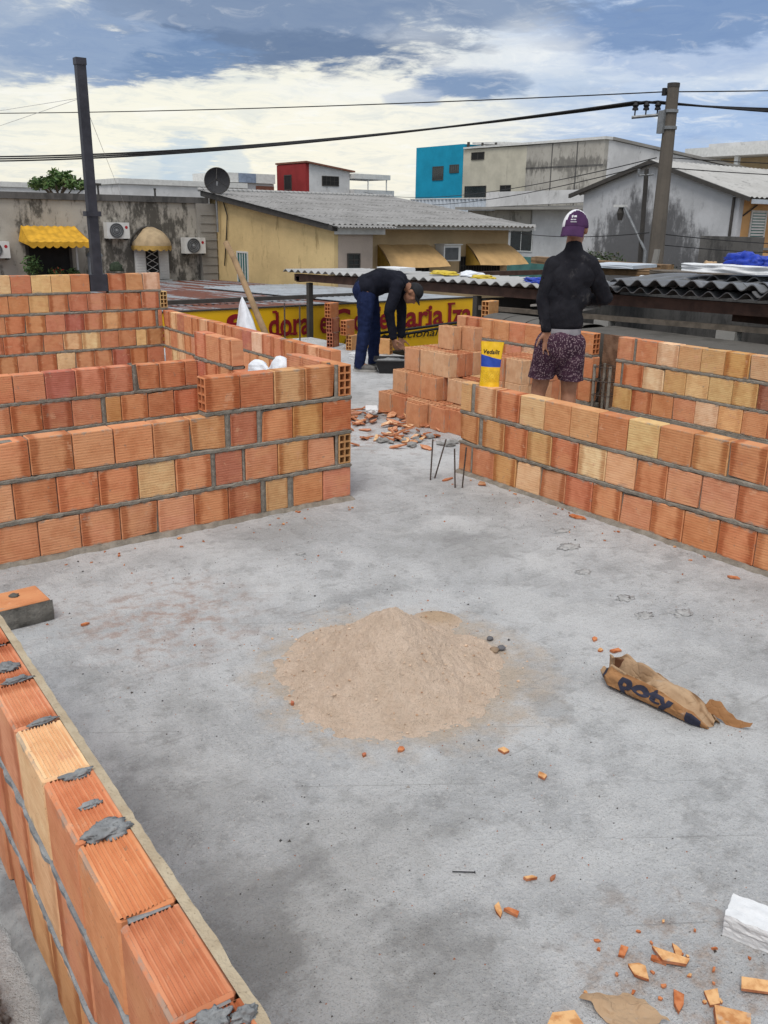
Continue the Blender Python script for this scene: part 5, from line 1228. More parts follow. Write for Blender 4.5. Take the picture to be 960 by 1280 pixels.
for i, (x0, x1, y0, y1, z0, z1, rz, lb) in enumerate(((10.5, 10.75, 7.6, 10.4, 1.0, 1.10, -.15, 'long brown timber beam lying at the rear of the carport roof'), (9.2, 9.5, 6.7, 8.2, 1.0, 1.07, .3, 'short brown plank on the carport roof behind the standing man'), (9.0, 9.5, 5.4, 6.8, 1.04, 1.10, .05, 'wide grey plank on the dark roof sheets'))):
    slab_('plank', M['wood_d'] if i == 2 else simple('brown_timber', (.24, .15, .08), .9, .4, 8, .4), x0, x1, y0, y1, z0, z1, rz, lb, 'plank', i, .015)
slab_('metal_sheet', M['sheet_w'], 9.0, 9.8, 7.25, 7.9, 1.09, 1.13, .3, 'pale blue grey sheet resting on the brown plank', 'sheet', 7, .01)
# concrete beam between the brick walls and the carport
M['conc_d'] = stained('dark_old_concrete', (.125, .118, .108), (.05, .047, .043), .6, .5, .62, 3)
par = thing('concrete_parapet', (6.48, 4.5, 0), 'weathered grey concrete beam behind the right hand brick walls', 'parapet')
mb = MB(); mb.box(6.3, 6.88, 1.6, 5.55, 0, .69); mb.box(6.32, 6.86, 5.56, 6.8, 0, .655); obj('beam_body', mb, M['conc_d'], par)
mb = MB()
for k in range(4):
    y0 = 5.56 + k * .31
    def f(u, v, y0=y0): a = math.pi * u; return (6.30 + .25 * (1 - math.cos(a)) , y0 + .295 * v, .65 + .07 * math.sin(a))
    mb.grid(f, 14, 1)
obj('rounded_coping', mb, M['conc_d'], par, smooth=True)
mb = MB(); mb.box(6.5, 6.84, 6.83, 7.25, 0, .44); tag(obj('concrete_block', mb, M['conc_d']), 'grey concrete block under two hollow bricks at the end of the beam', 'block')
put(flatp[1], 6.66, 6.98, .441, .3, 'lower hollow brick standing at the end of the concrete beam', 'bricks on the concrete beam'); put(flatp[1], 6.64, 7.0, .632, .25, 'upper hollow brick standing at the end of the concrete beam', 'bricks on the concrete beam')

# ------------------------------------------------------------------ mouldy wall with awnings
mw = thing('mouldy_building', (8, 27, -3.2), 'long mould stained grey white building at the far left', 'building')
part(mw, 'wall', M['mouldy'], (-14, 13.48, 27, 31, -3.196, 2.04)); part(mw, 'parapet_band', M['dark_wall'], (-14, 13.3, 26.93, 31.05, 2.045, 2.22))
mb = MB(); mb.prism([(12.95, -.3), (13.46, -.3), (13.46, 2.04), (12.85, 2.04)], 'y', 26.80, 26.99); obj('block_buttress', mb, stained('grey_block', (.30, .285, .26), (.1, .095, .09), .6, .5, .66, 3), mw)
for z in (-.05, .2, .45, .7, .95, 1.2, 1.45, 1.7): part(mw, 'block_course', M['concrete_l'], (12.93, 13.47, 26.78, 26.80, z, z + .018))
fr = part(mw, 'window', M['frame_d'], (7.62, 7.70, 26.95, 27.02, -.3, .86), (8.82, 8.90, 26.95, 27.02, -.3, .86), (7.62, 8.9, 26.95, 27.02, .86, .93)); mb = MB(); mb.box(7.7, 8.82, 26.97, 26.99, -.3, .86); obj('pane', mb, M['void'], fr)
part(mw, 'porch_pillar', M['frame_w'], (8.90, 8.95, 26.6, 26.65, -.6, .75))
fr = window_b(mw, 27, 11.15, 11.52, -.15, .66, .03, 0, 'void', 'frame_d'); mb = MB()
for k in range(5): 
    mb.tube([(11.15 + .0, 26.96, -.15 + .2 * k), (11.52, 26.96, .05 + .2 * k)], .010, 5); mb.tube([(11.52, 26.96, -.15 + .2 * k), (11.15, 26.96, .05 + .2 * k)], .010, 5)
obj('lattice', mb, M['frame_w'], fr)
for x0, x1 in ((10.78, 11.12), (11.55, 11.86)):
    s = part(mw, 'shutter', M['frame_w'], (x0, x1, 26.93, 26.99, -.2, .68)); mb = MB()
    for k in range(9): mb.box(x0 + .04, x1 - .04, 26.915, 26.93, -.13 + .085 * k, -.09 + .085 * k)
    obj('slats', mb, M['white_p'], s)
part(mw, 'plinth_panel', M['frame_w'], (10.95, 11.95, 26.94, 26.995, -.45, -.22))
part(mw, 'roof_ledge', M['fibro_lt'], (11.9, 13.0, 26.3, 26.95, -.36, -.31))
def awning(label, x0, x1, yb, yf, zt, zb, mat, val=.12, scal=7):
    t_ = thing('awning', ((x0 + x1) / 2, yb, zb), label, 'awning')
    mb = MB(); n = 56
    def f(u, v): return (x0 - .10 * v + (x1 - x0 + .20 * v) * u, yb - (yb - yf) * v, zt - (zt - zb) * v + .012 * math.cos(u * scal * 2 * math.pi) - .03 * math.sin(math.pi * v))
    mb.grid(f, n, 8); obj('canopy', mb, mat, t_, smooth=True)
    mb = MB()
    def g(u, v): x = x0 - .10 + (x1 - x0 + .20) * u; return (x, yf - .004, zb - v * (val * (.62 + .38 * abs(math.sin(u * scal * math.pi)))))
    mb.grid(g, n, 3); obj('valance', mb, mat, t_)
    for x in (x0 - .10, x1 + .10):
        mb = MB(); mb.add([(x, yf, zb), (x + (.1 if x < x1 else -.1), yb, zt), (x, yb, zb), (x, yf, zb - val * .6)], [(0, 1, 2), (0, 2, 3)]); obj('side_panel', mb, mat, t_)
    return t_
awning('bright yellow scalloped awning over the dark window of the mouldy wall', 7.55, 9.05, 26.98, 26.0, 1.33, .92, M['awn_y'], .16, 8)
t_ = thing('awning', (11.3, 26.98, .7), 'rounded tan dome awning over the shuttered window', 'awning')
mb = MB()
def dome(u, v):
    a = math.pi * u; b = v * math.pi / 2
    return (11.31 - .60 * math.cos(a) * (.55 + .45 * math.sin(b)) , 26.98 - .75 * math.sin(a) * math.sin(b) * 1.0, .78 + .56 * math.cos(b) * (.35 + .65 * math.sin(a)) + .005 * math.cos(a * 14))
mb.grid(dome, 48, 12); obj('canopy', mb, M['awn_b'], t_, smooth=True)
mb = MB()
def dv(u, v): a = math.pi * u; return (11.31 - .605 * math.cos(a), 26.975 - .755 * math.sin(a), .80 - v * .15 * (.65 + .35 * abs(math.sin(u * 9 * math.pi))))
mb.grid(dv, 60, 3); obj('valance', mb, simple('ochre_valance', (.46, .29, .08), .8, .3, 5), t_)
mb = MB(); mb.tube([(11.31 - .60 * math.cos(math.pi * k / 20), 26.97, .78 + .56 * math.sin(math.pi * k / 20) * 1.0) for k in range(21)], .03, 6); obj('frame', mb, M['frame_d'], t_, smooth=True)
def condenser(x0, x1, z0, z1, yb, label, dot=True):
    t_ = thing('air_conditioner', ((x0 + x1) / 2, yb, z0), label, 'air conditioner', 'outdoor air conditioning units')
    part(t_, 'case', M['white_p'], (x0, x1, yb - .30, yb - .02, z0, z1)); cxx = x0 + (x1 - x0) * .42; cz_ = (z0 + z1) / 2; r = (z1 - z0) * .44; yy = yb - .304
    mb = MB(); mb.tube([(cxx + r * math.cos(k * math.pi / 12), yy - .01, cz_ + r * math.sin(k * math.pi / 12)) for k in range(25)], .014, 6)
    n = 24; mb.add([(cxx, yy, cz_)] + [(cxx + r * math.cos(k * math.pi / 12), yy, cz_ + r * math.sin(k * math.pi / 12)) for k in range(n)], [(0, 1 + k, 1 + (k + 1) % n) for k in range(n)])
    fan = obj('fan_grille', mb, M['grille'], t_)
    mb = MB()
    for q in (.3, .55, .8): mb.tube([(cxx + r * q * math.cos(k * math.pi / 10), yy - .012, cz_ + r * q * math.sin(k * math.pi / 10)) for k in range(21)], .006, 5)
    v, f = lump(cxx, yy - .012, cz_, r * .2, .02, r * .2, 3, 2, 0, 1, False); mb.add(v, f); obj('guard_rings', mb, simple('grey_guard', (.30, .31, .32), .6), fan)
    if dot:
        mb = MB(); cx2, cz2 = x0 + (x1 - x0) * .86, z0 + (z1 - z0) * .70; mb.add([(cx2, yb - .304, cz2)] + [(cx2 + .045 * math.cos(k * math.pi / 8), yb - .304, cz2 + .045 * math.sin(k * math.pi / 8)) for k in range(16)], [(0, 1 + k, 1 + (k + 1) % 16) for k in range(16)]); obj('maker_badge', mb, M['red_dot'], t_)
    part(t_, 'bracket', M['frame_d'], (x0 + .04, x0 + .08, yb - .32, yb, z0 - .05, z0 - .004), (x1 - .08, x1 - .04, yb - .32, yb, z0 - .05, z0 - .004))
condenser(9.90, 10.58, 1.0, 1.45, 27, 'white air conditioner with round fan high beside the steel post'); condenser(12.30, 13.0, .56, 1.03, 26.97, 'white air conditioner with round fan right of the dome awning')
condenser(6.42, 7.12, .48, .92, 27, 'white air conditioner cut by the frame at the far left')
wt = thing('metal_cowl', (9.32, 26.3, -.6), 'pale cylindrical metal cowl with conical top beside the steel post', 'cowl')
mb = MB(); mb.tube([(9.32, 26.3, -.6), (9.32, 26.3, .52)], .2, 24); obj('cylinder', mb, simple('dull_zinc', (.36, .40, .44), .45, .25, 6, .1, .4), wt, smooth=False); mb = MB(); mb.tube([(9.32, 26.3, .525), (9.32, 26.3, .60), (9.32, 26.3, .72)], [.24, .2, .02], 24); obj('cone_top', mb, simple('dull_zinc_dark', (.22, .25, .28), .5, .25, 6, .1, .4), wt)
for i, (x, h, w) in enumerate(((10.2, .30, .10), (12.0, .22, .03))):
    mb = MB(); mb.tube([(x, 28, 2.2), (x, 28, 2.25 + h)], .03, 6); mb.box(x - w, x + w, 27.97, 28.03, 2.25 + h * .8, 2.25 + h * 1.02)
    tag(obj('rooftop_stub', mb, M['frame_d'], weld=False), ['small dark tee shaped mast on the mouldy building roof', 'small dark stub on the mouldy building roof near the dish'][i], 'roof mast')
# potted plants before the dark window
def leaves(mb, c, r, n, size, cols, squash=1, seed=0):
    for i in range(n):
        d = Vector((R.gauss(0, 1), R.gauss(0, 1), R.gauss(0, 1))).normalized() * (R.random() ** .45); p = Vector((c[0] + d.x * r, c[1] + d.y * r, c[2] + d.z * r * squash))
        a = Vector((R.gauss(0, 1), R.gauss(0, 1), R.gauss(0, .6))).normalized(); b = a.cross(Vector((R.gauss(0, 1), R.gauss(0, 1), R.gauss(0, 1)))).normalized(); s = size * R.uniform(.6, 1.3)
        mb.add([p - a * s, p + b * s * .35, p + a * s, p - b * s * .35], [(0, 1, 2, 3)], None, (*R.choice(cols), 0))
M['leaf'] = NT('leaf').m
t = NT('leaf_tinted'); a_ = t.attr(); bpy.data.materials.remove(M['leaf']); M['leaf'] = t.fin(a_['Color'], None, .6, .3)
GREEN = [(.05, .10, .03), (.07, .13, .04), (.035, .075, .025), (.09, .14, .05)]
for i, (x, r, h, lb, fl) in enumerate(((7.62, .30, .40, 'tall leafy potted plant left of the dark window', 0), (8.25, .26, .12, 'red flowering plant in front of the dark window', 1), (8.75, .22, .10, 'low green plant at the right of the dark window', 0))):
    pl = thing('potted_plant', (x, 26.5, -.4), lb, 'plant'); mb = MB(); leaves(mb, (x, 26.5, h - .12), r, 260, .06, GREEN, 1); obj('foliage', mb, M['leaf'], pl, fixn=False)
    if fl: mb = MB(); leaves(mb, (x, 26.4, h - .02), r * .9, 30, .03, [(.5, .03, .03), (.55, .1, .05)], .6); obj('flowers', mb, M['leaf'], pl, fixn=False)
    mb = MB(); mb.tube([(x, 26.5, -.5), (x, 26.5, -.2)], [.10, .14], 14); obj('pot', mb, simple('clay_pot', (.35, .16, .09), .9), pl)
# rusty lean-to roof between the mouldy wall and the sign
lt = thing('rusty_roof', (9.5, 19, -.6), 'rusty corrugated zinc roof below the mouldy wall', 'roof')
mb = MB(); lz = lambda x, y: .02 - (y - 14) * .022; corrug(mb, 6.2, 13.3, 13.9, 26.7, lz, 'x', .15, .018, 14); obj('zinc_sheets', mb, M['rusty'], lt, smooth=True)
part(lt, 'ridge_bar', M['frame_d'], (6.6, 12.2, 16.6, 16.72, .0, .08)); part(lt, 'support_wall', M['dark_wall'], (6.3, 13.2, 14.05, 14.2, -3.196, -.03))
mb = MB(); corrug(mb, 10.6, 13.35, 14.4, 22, lambda x, y: lz(x, y) + .05 , 'x', .15, .018, 8); obj('zinc_patch', mb, fibro('plain_zinc', (.34, .37, .40), (.25, .27, .29), .5, (.14, .08, .06)), lt, smooth=True)

# ------------------------------------------------------------------ yellow house
yh = thing('yellow_house', (17, 23.5, -3.2), 'yellow rendered house with a low corrugated roof and tan awnings', 'house')
mb = MB(); mb.prism([(20.2, -3.196), (27.3, -3.196), (27.3, 2.30), (20.2, 1.36)], 'x', 13.5, 13.62); obj('side_wall', mb, M['yellow'], yh)
part(yh, 'front_block', M['pinkish'], (13.625, 14.74, 20.2, 21.0, -3.196, 1.33)); part(yh, 'front_wall', M['yellow_front'], (14.745, 20.5, 20.95, 21.15, -3.196, 1.44)); part(yh, 'rear_body', M['yellow_front'], (13.63, 20.5, 21.2, 27.2, -3.196, 1.40))
part(yh, 'fascia', M['frame_w'], (13.45, 15.05, 20.06, 20.12, 1.26, 1.44)); part(yh, 'fascia', M['frame_w'], (15.0, 21.0, 20.30, 20.36, 1.40, 1.58))
rz_ = lambda x, y: 1.50 + (y - 20.1) * .128
mb = MB(); corrug(mb, 13.25, 20.9, 20.15, 27.5, rz_, 'x', .177, .024, 16); obj('roof', mb, M['fibro'], yh, smooth=True)
roof_o = [o for o in yh.children if o.name.startswith('roof')][0]
for k in range(1, 5):
    y = 20.15 + 7.35 * k / 5; mb = MB(); corrug(mb, 13.25, 20.9, y - .02, y + .14, lambda x, y_: rz_(x, y_) + .012, 'x', .177, .024, 1); obj('sheet_lap', mb, M['fibro'], roof_o, smooth=True)
mb = MB()
for k in range(44):
    x = 13.3 + k * .175; mb.tube([(x - .09, 27.45, rz_(0, 27.5) + .02), (x + .09, 27.45, rz_(0, 27.5) + .02)], [.06, .05], 8)
obj('ridge_tiles', mb, M['fibro_lt'], roof_o, smooth=True)
mb = MB(); mb.prism([(20.0, 1.34), (20.0, 1.47), (27.5, 2.43), (27.5, 2.27)], 'x', 13.30, 13.47); obj('verge_board', mb, M['frame_d'], yh)
mb = MB(); corrug(mb, 13.3, 15.2, 19.75, 20.25, lambda x, y: 1.47 + (y - 20) * .10, 'x', .1, .015, 2); obj('porch_sheet', mb, M['fibro'], yh, smooth=True)
window_b(yh, 20.2, 13.95, 14.28, .36, .74, .04, 1, 'glass', 'frame_d', hb=2)
window_b(yh, 20.95, 14.98, 15.22, .40, .92, .03, 0, 'greenglass')
f_ = window_a(yh, 13.5, 24.9, 25.5, -.32, .62, .05, 3, 'greenglass'); 
window_b(yh, 20.95, 18.55, 20.15, .12, .60, .03, 14, 'void', 'frame_d', hb=1); window_b(yh, 20.95, 15.6, 17.3, .12, .5, .03, 12, 'void', 'frame_d')
M['ochre'] = simple('ochre_panel', (.44, .27, .05), .8)
def box_awning(label, x0, x1, yb, yf, zt, zb, mat):
    t_ = thing('awning', ((x0 + x1) / 2, yb, zb), label, 'awning', None); mb = MB()
    mb.grid(lambda u, v: (x0 + (x1 - x0) * u - .15 * v + .35 * v * u, yb - (yb - yf) * v, zt - (zt - zb) * (v * .55 + .45 * v ** 2.2) - .02 * math.sin(math.pi * u) * v + .012 * nz(u * 5, v * 3)), 24, 10); obj('canopy', mb, mat, t_, smooth=True)
    for q in ([(x0, yb, zt), (x0 - .15, yf, zb), (x0, yb, zb - .05)], [(x1, yb, zt), (x1 + .2, yf, zb), (x1, yb, zb - .05)]):
        mb = MB(); mb.add(q, [(0, 1, 2)]); obj('side_panel', mb, M['ochre'], t_)
box_awning('tan cloth awning over the barred window, nearer the yellow side wall', 15.45, 17.25, 20.94, 20.1, .98, .40, M['awn_t']); box_awning('tan cloth awning with ragged edge, right of the window air conditioner', 18.75, 20.4, 20.94, 20.1, 1.0, .42, M['awn_t'])
ac = thing('air_conditioner', (17.9, 20.95, .5), 'boxy window air conditioner between the two tan awnings', 'air conditioner')
part(ac, 'case', M['white_p'], (17.55, 18.2, 20.55, 20.94, .52, .97)); part(ac, 'grille', M['grille'], (17.6, 18.1, 20.535, 20.549, .56, .90)); part(ac, 'top_cover', M['frame_w'], (17.52, 18.23, 20.5, 20.95, .972, 1.0))
# satellite dish
sd = thing('satellite_dish', (13.35, 26.5, 2.0), 'dark mesh satellite dish on the corner of the yellow roof', 'satellite dish')
dn = Vector((-.50, -.86, .10)).normalized(); du = Vector((dn.y, -dn.x, 0)).normalized(); dv_ = dn.cross(du); dc = Vector((13.35, 26.4, 2.70))
mb = MB(); mb.grid(lambda u, v: dc + (du * math.cos(u * 6.2832) + dv_ * math.sin(u * 6.2832)) * .38 * v + dn * (.13 * v * v - .1), 40, 10, closed_u=True); obj('reflector', mb, simple('dark_mesh', (.035, .036, .04), .7, .3, 20), sd, smooth=True)
mb = MB(); mb.tube([dc + (du * math.cos(k * math.pi / 20) + dv_ * math.sin(k * math.pi / 20)) * .38 + dn * .03 for k in range(41)], .014, 6); obj('rim', mb, M['frame_d'], sd, smooth=True)
mb = MB(); mb.tube([(13.38, 26.55, 1.2), (13.36, 26.52, 2.3), dc - dn * .1], .035, 8); obj('mast', mb, simple('galvanised_steel', (.30, .31, .32), .5, .2, 9, .1, .5), sd); mb = MB()
for a in (.5, 2.6, 4.7): mb.tube([dc + (du * math.cos(a) + dv_ * math.sin(a)) * .36 + dn * .03, dc + dn * .42], .009, 5)
obj('feed_arm', mb, M['frame_d'], sd)
mb = MB(); mb.tube([(13.45, 26.3, 2.2), (13.44, 26.0, 1.7), (13.45, 26.1, 1.2), (13.44, 26.3, .2)], .02, 6); tag(obj('dangling_cable', mb, M['cable'], smooth=True), 'black cable dangling down the corner of the yellow house', 'cable')

# ------------------------------------------------------------------ buildings behind
def bld(name, loc, label): return thing(name, loc, label, 'building')
bb_ = bld('terrace_building', (44, 42, -3.2), 'long building with turquoise end, cream middle and grey panelled end')
part(bb_, 'blue_end', M['blue'], (40, 52, 45.3, 50.0, -3.196, 6.28)); 
mb = MB(); mb.prism([(39.755, -3.196), (45.295, -3.196), (45.295, 5.95), (39.755, 5.88)], 'x', 40.02, 52); obj('cream_middle', mb, M['cream'], bb_)
mb = MB(); mb.prism([(34.0, -3.196), (39.75, -3.196), (39.75, 5.88), (34.0, 5.92)], 'x', 40.0, 40.3); obj('panelled_end', mb, M['grey_panel'], bb_)
mb = MB(); mb.prism([(40.31, -3.196), (58, -3.196), (58, 4.6), (49.7, 5.2), (40.31, 5.92)], 'y', 34.0, 39.7); obj('white_flank', mb, M['white_wall'], bb_)
mb = MB(); mb.prism([(33.9, 5.92), (45.2, 5.97), (45.2, 6.07), (33.9, 6.06)], 'x', 39.9, 40.5); obj('roof_edge', mb, M['frame_w'], bb_)
mb = MB(); mb.prism([(40.55, 5.92), (58, 4.62), (58, 4.78), (40.55, 6.07)], 'y', 33.9, 34.3); obj('roof_edge', mb, M['concrete_l'], bb_)
mb = MB(); mb.prism([(45.15, 6.28), (45.15, 6.40), (42.3, 6.28), (40.2, 6.09), (40.9, 6.05)], 'x', 40.6, 46); obj('roof_sheet', mb, M['frame_w'], bb_)
part(bb_, 'roof_terrace_recess', M['void'], (40.6, 45.9, 41.6, 45.1, 5.98, 6.05)); part(bb_, 'terrace_post', M['frame_d'], (40.3, 40.4, 43.9, 44.0, 5.97, 6.3), (40.3, 40.4, 42.7, 42.8, 5.97, 6.25), (40.25, 40.35, 45.1, 45.25, 5.97, 6.4))
mb = MB()
for y in (35.9, 37.75): mb.box(39.985, 40.0, y - .035, y + .035, 2.6, 5.9)
mb.box(39.985, 40.0, 34, 39.75, 4.62, 4.70); obj('panel_joint', mb, M['dark_wall'], bb_)
window_a(bb_, 40, 47.2, 48.2, 4.25, 5.0, .05, 4, 'glass', 'frame_d'); window_a(bb_, 40, 45.7, 46.5, 4.65, 5.05, .05, 3, 'glass', 'frame_d')
window_a(bb_, 40.02, 43.4, 44.5, 5.34, 5.70, .04, 1, 'void', 'frame_d'); window_a(bb_, 40.02, 43.1, 45.0, 3.1, 3.75, .04, 0, 'glass', 'frame_d'); window_a(bb_, 40.02, 40.95, 41.8, 3.4, 3.74, .04, 1, 'void', 'frame_d')
lw = bld('white_low_building', (37, 36, -3.2), 'low white building with a parapet in front of the cream building')
mb = MB(); mb.prism([(31.0, 2.66), (38.5, 2.44), (38.5, 3.22), (31.0, 3.24)], 'x', 35.8, 36.2); obj('parapet', mb, M['white_wall'], lw)
part(lw, 'wall', M['white_wall'], (36.4, 39.5, 31, 38.4, -3.196, 2.5)); part(lw, 'canopy_slab', M['concrete_l'], (35.4, 36.6, 31, 40.6, 2.30, 2.44))
part(lw, 'dark_recess', M['grey_panel'], (36.3, 36.38, 35.5, 40.5, 1.2, 2.28)); window_a(lw, 36.4, 35.4, 37.0, .2, 1.5, .06, 1, 'glass'); window_a(lw, 36.4, 33.2, 35.0, -1.2, -.1, .06, 2, 'greenglass'); window_a(lw, 36.4, 32.0, 32.6, -.1, 1.2, .06, 0, 'greenglass')
part(lw, 'green_glass_fence', M['greenglass'], (35.0, 35.06, 31.5, 38, -1.1, -.05)); part(lw, 'kerb_wall', M['concrete_l'], (34.6, 34.95, 31, 38.5, -3.196, -1.15))
cf = thing('corrugated_fence', (38, 43, -3.2), 'pale blue white corrugated metal wall behind the yellow roof', 'fence')
mb = MB(); 
def cfn(u, v): y = 38.5 + 9.5 * u; return (38.0 + .04 * math.cos(y * 2 * math.pi / .35), y, -3.19 + v * 6.15)
mb.grid(cfn, 220, 1); obj('sheets', mb, M['sheet_w'], cf); part(cf, 'rail', M['frame_w'], (37.95, 38.1, 38.5, 48, 2.96, 3.02))
# gable warehouse
gb = bld('gable_warehouse', (29, 18.3, -3.2), 'white gabled warehouse with a big black mould patch on its end wall')
mb = MB(); mb.prism([(15.35, -3.196), (21.1, -3.196), (21.1, 2.62), (18.46, 3.40), (15.35, 2.42)], 'x', 24.0, 24.2); obj('gable_wall', mb, M['gable'], gb)
part(gb, 'long_wall', M['orange_wall'], (24.21, 42, 15.4, 15.6, -3.196, 2.36)); part(gb, 'rear_wall', M['white_wall'], (24.21, 42, 20.9, 21.1, -3.196, 2.5))
def gz(y): return 3.49 - (18.46 - y) * .316 if y < 18.46 else 3.49 - (y - 18.46) * .30
mb = MB(); corrug(mb, 23.85, 42, 15.0, 18.46, lambda x, y: gz(y), 'x', .25, .02, 6); obj('roof', mb, fibro('bright_fibre_cement', (.42, .415, .40), (.36, .355, .34)), gb, smooth=True)
mb = MB(); corrug(mb, 23.85, 42, 18.47, 21.6, lambda x, y: gz(y), 'x', .25, .02, 6); obj('roof', mb, M['fibro'], gb, smooth=True)
mb = MB(); mb.prism([(14.98, 2.28), (14.98, 2.39), (18.46, 3.49), (21.6, 2.55), (21.6, 2.43), (18.46, 3.36)], 'x', 23.80, 23.90); obj('verge_board', mb, M['frame_d'], gb)
part(gb, 'gutter', M['sheet_w'], (24.0, 42, 14.90, 15.0, 2.22, 2.34)); part(gb, 'downpipe', M['frame_d'], (23.93, 23.99, 15.5, 15.56, -3.196, 2.4))
w_ = window_b(gb, 15.4, 24.75, 25.45, 1.25, 2.0, .06, 0, 'greenglass'); mb = MB()
for k in range(9): mb.box(24.77, 25.43, 15.365, 15.385, 1.28 + .08 * k, 1.325 + .08 * k)
obj('louvre', mb, M['white_p'], w_)
part(gb, 'string_course', M['concrete_l'], (24.21, 42, 15.33, 15.397, .95, 1.02))
mb = MB(); mb.tube([(24.25, 15.36, 1.9), (24.9, 15.36, 2.2)], .02, 6); obj('bracket', mb, M['frame_d'], gb)
lwall = thing('dark_yard_wall', (22.6, 15, -3.2), 'dark damp low wall at the foot of the warehouse', 'wall'); part(lwall, 'wall_body', M['dark_wall'], (22.4, 22.6, 13.6, 15.4, -3.196, 1.35)); part(lwall, 'return_body', M['orange_wall'], (22.6, 30, 13.6, 13.8, -3.196, .95))
# white building at the top right
tr_ = bld('flat_roofed_building', (62, 38, -3.2), 'pale flat roofed building far behind the warehouse roof')
part(tr_, 'body', M['yellow_front'], (59.5, 80, 30, 40, -3.196, 6.14)); part(tr_, 'slab', M['frame_w'], (57.2, 80, 28, 41.4, 6.15, 6.75)); part(tr_, 'column', M['frame_w'], (57.6, 57.9, 37.4, 37.7, 3.5, 6.14)); part(tr_, 'column', M['frame_w'], (57.6, 57.9, 34.4, 34.7, 3.5, 6.14)); part(tr_, 'upper_slab', M['white_wall'], (58.2, 80, 31, 40.2, 6.76, 7.05))
# red and white house, low white block
rd_ = bld('red_white_house', (33.5, 50.5, -3.2), 'small red and white two storey house far behind the yellow roof')
part(rd_, 'red_front', M['red'], (31.85, 32.1, 50.85, 54.4, -3.196, 4.98)); mb = MB(); mb.prism([(32.105, -3.196), (35.2, -3.196), (35.2, 4.62), (32.105, 5.0)], 'y', 50.85, 54.2); obj('white_side', mb, M['white_wall'], rd_)
mb = MB(); mb.prism([(31.8, 5.02), (35.5, 4.58), (35.5, 4.68), (31.8, 5.12)], 'y', 50.65, 54.5); obj('roof', mb, simple('brown_roof_edge', (.20, .09, .06), .9), rd_)
window_b(rd_, 50.85, 33.1, 34.3, 3.75, 4.25, .05, 3, 'void', 'frame_d', hb=1); window_a(rd_, 31.85, 52.6, 53.4, 3.5, 4.3, .06, 0, 'void', 'frame_d')
part(rd_, 'terrace_slab', M['frame_w'], (35.2, 38.1, 50.3, 53, 4.2, 4.5)); part(rd_, 'terrace_wall', M['white_wall'], (35.25, 38.5, 50.4, 53, -3.196, 3.55)); part(rd_, 'terrace_post', M['frame_w'], (36.3, 36.36, 50.35, 50.41, 3.56, 4.2)); part(rd_, 'terrace_post', M['frame_w'], (37.8, 37.86, 50.35, 50.41, 3.56, 4.2))
wl = bld('white_flat_block', (29, 52.5, -3.2), 'low white block with grey blue shutter panels left of the red house')
part(wl, 'upper_band', M['frame_w'], (26.6, 30.5, 52.3, 56, 3.75, 4.3)); part(wl, 'shutter_panel', simple('grey_blue_panel', (.22, .27, .36), .7), (27.9, 29.1, 52.27, 52.295, 3.76, 4.29)); part(wl, 'body', M['white_wall'], (26.8, 30.5, 52.5, 56, -3.196, 3.74)); part(wl, 'brick_infill', simple('far_brick', (.28, .12, .08), .9), (29.2, 30.5, 52.47, 52.498, 3.2, 3.6))
for i, (x, y, lb) in enumerate(((44, 64, 'distant white rooftop between the red house and turquoise wall'), (18, 60, 'distant flat grey rooftop behind the mouldy wall'), (24.2, 52, 'distant white ledge building beside the satellite dish'))):
    b_ = bld('distant_building', (x, y, -3.2), lb); part(b_, 'body', M['white_wall'], (x - 4, x + 4, y, y + 6, -3.196, 3.1 + .15 * i)); part(b_, 'parapet', M['frame_w'], (x - 4.1, x + 4.1, y - .1, y + 6.1, 3.105 + .15 * i, 3.4 + .15 * i))
# distant town as low wooded hill line
mb = MB()
def hill(u, v): a = rad(-10 + 130 * u); r = 260; return (r * math.cos(a), r * math.sin(a), -3.2 + v * (6.0 + 3.0 * nz(u * 14, 3) + 1.2 * nz(u * 60, 5)))
mb.grid(hill, 300, 3); 
def hill2(u, v): p = hill(u, 1); return (p[0] * (1 + .3 * v), p[1] * (1 + .3 * v), p[2])
mb.grid(hill2, 300, 1)
tag(obj('hills', mb, simple('far_trees', (.07, .09, .07), .95, .4, .05, 0)), 'low line of far trees at the horizon', 'hills', kind='structure')
# tree over the mouldy wall
tree = thing('tree', (12.6, 40, -3.2), 'small leafy tree showing above the mouldy wall', 'tree')
tx0, ty0 = 12.9, 40.0
mb = MB(); mb.tube([(tx0, ty0, -3.2), (tx0 + .1, ty0, 0), (tx0, ty0, 2.4)], [.22, .17, .10], 9)
for k in range(9):
    a = k * .7; mb.tube([(tx0, ty0, 1.6 + .1 * k), (tx0 + .5 * math.cos(a), ty0 + .5 * math.sin(a), 2.3 + .08 * k), (tx0 + 1.0 * math.cos(a), ty0 + .8 * math.sin(a), 2.7 + .05 * k)], [.06, .04, .015], 6)
obj('trunk', mb, simple('bark', (.13, .10, .075), .95, .4, 12, .6), tree)
mb = MB()
for k in range(26):
    a = R.random() * 6.28; rr = R.random() ** .6 * 1.15; leaves(mb, (tx0 + rr * math.cos(a), ty0 + rr * math.sin(a), 2.55 + .55 * R.random() * (1.25 - rr) + .25), .30, 60, .13, [(.06, .12, .03), (.10, .17, .05), (.04, .08, .025), (.14, .19, .06)], .7)
obj('crown', mb, M['leaf'], tree, fixn=False)

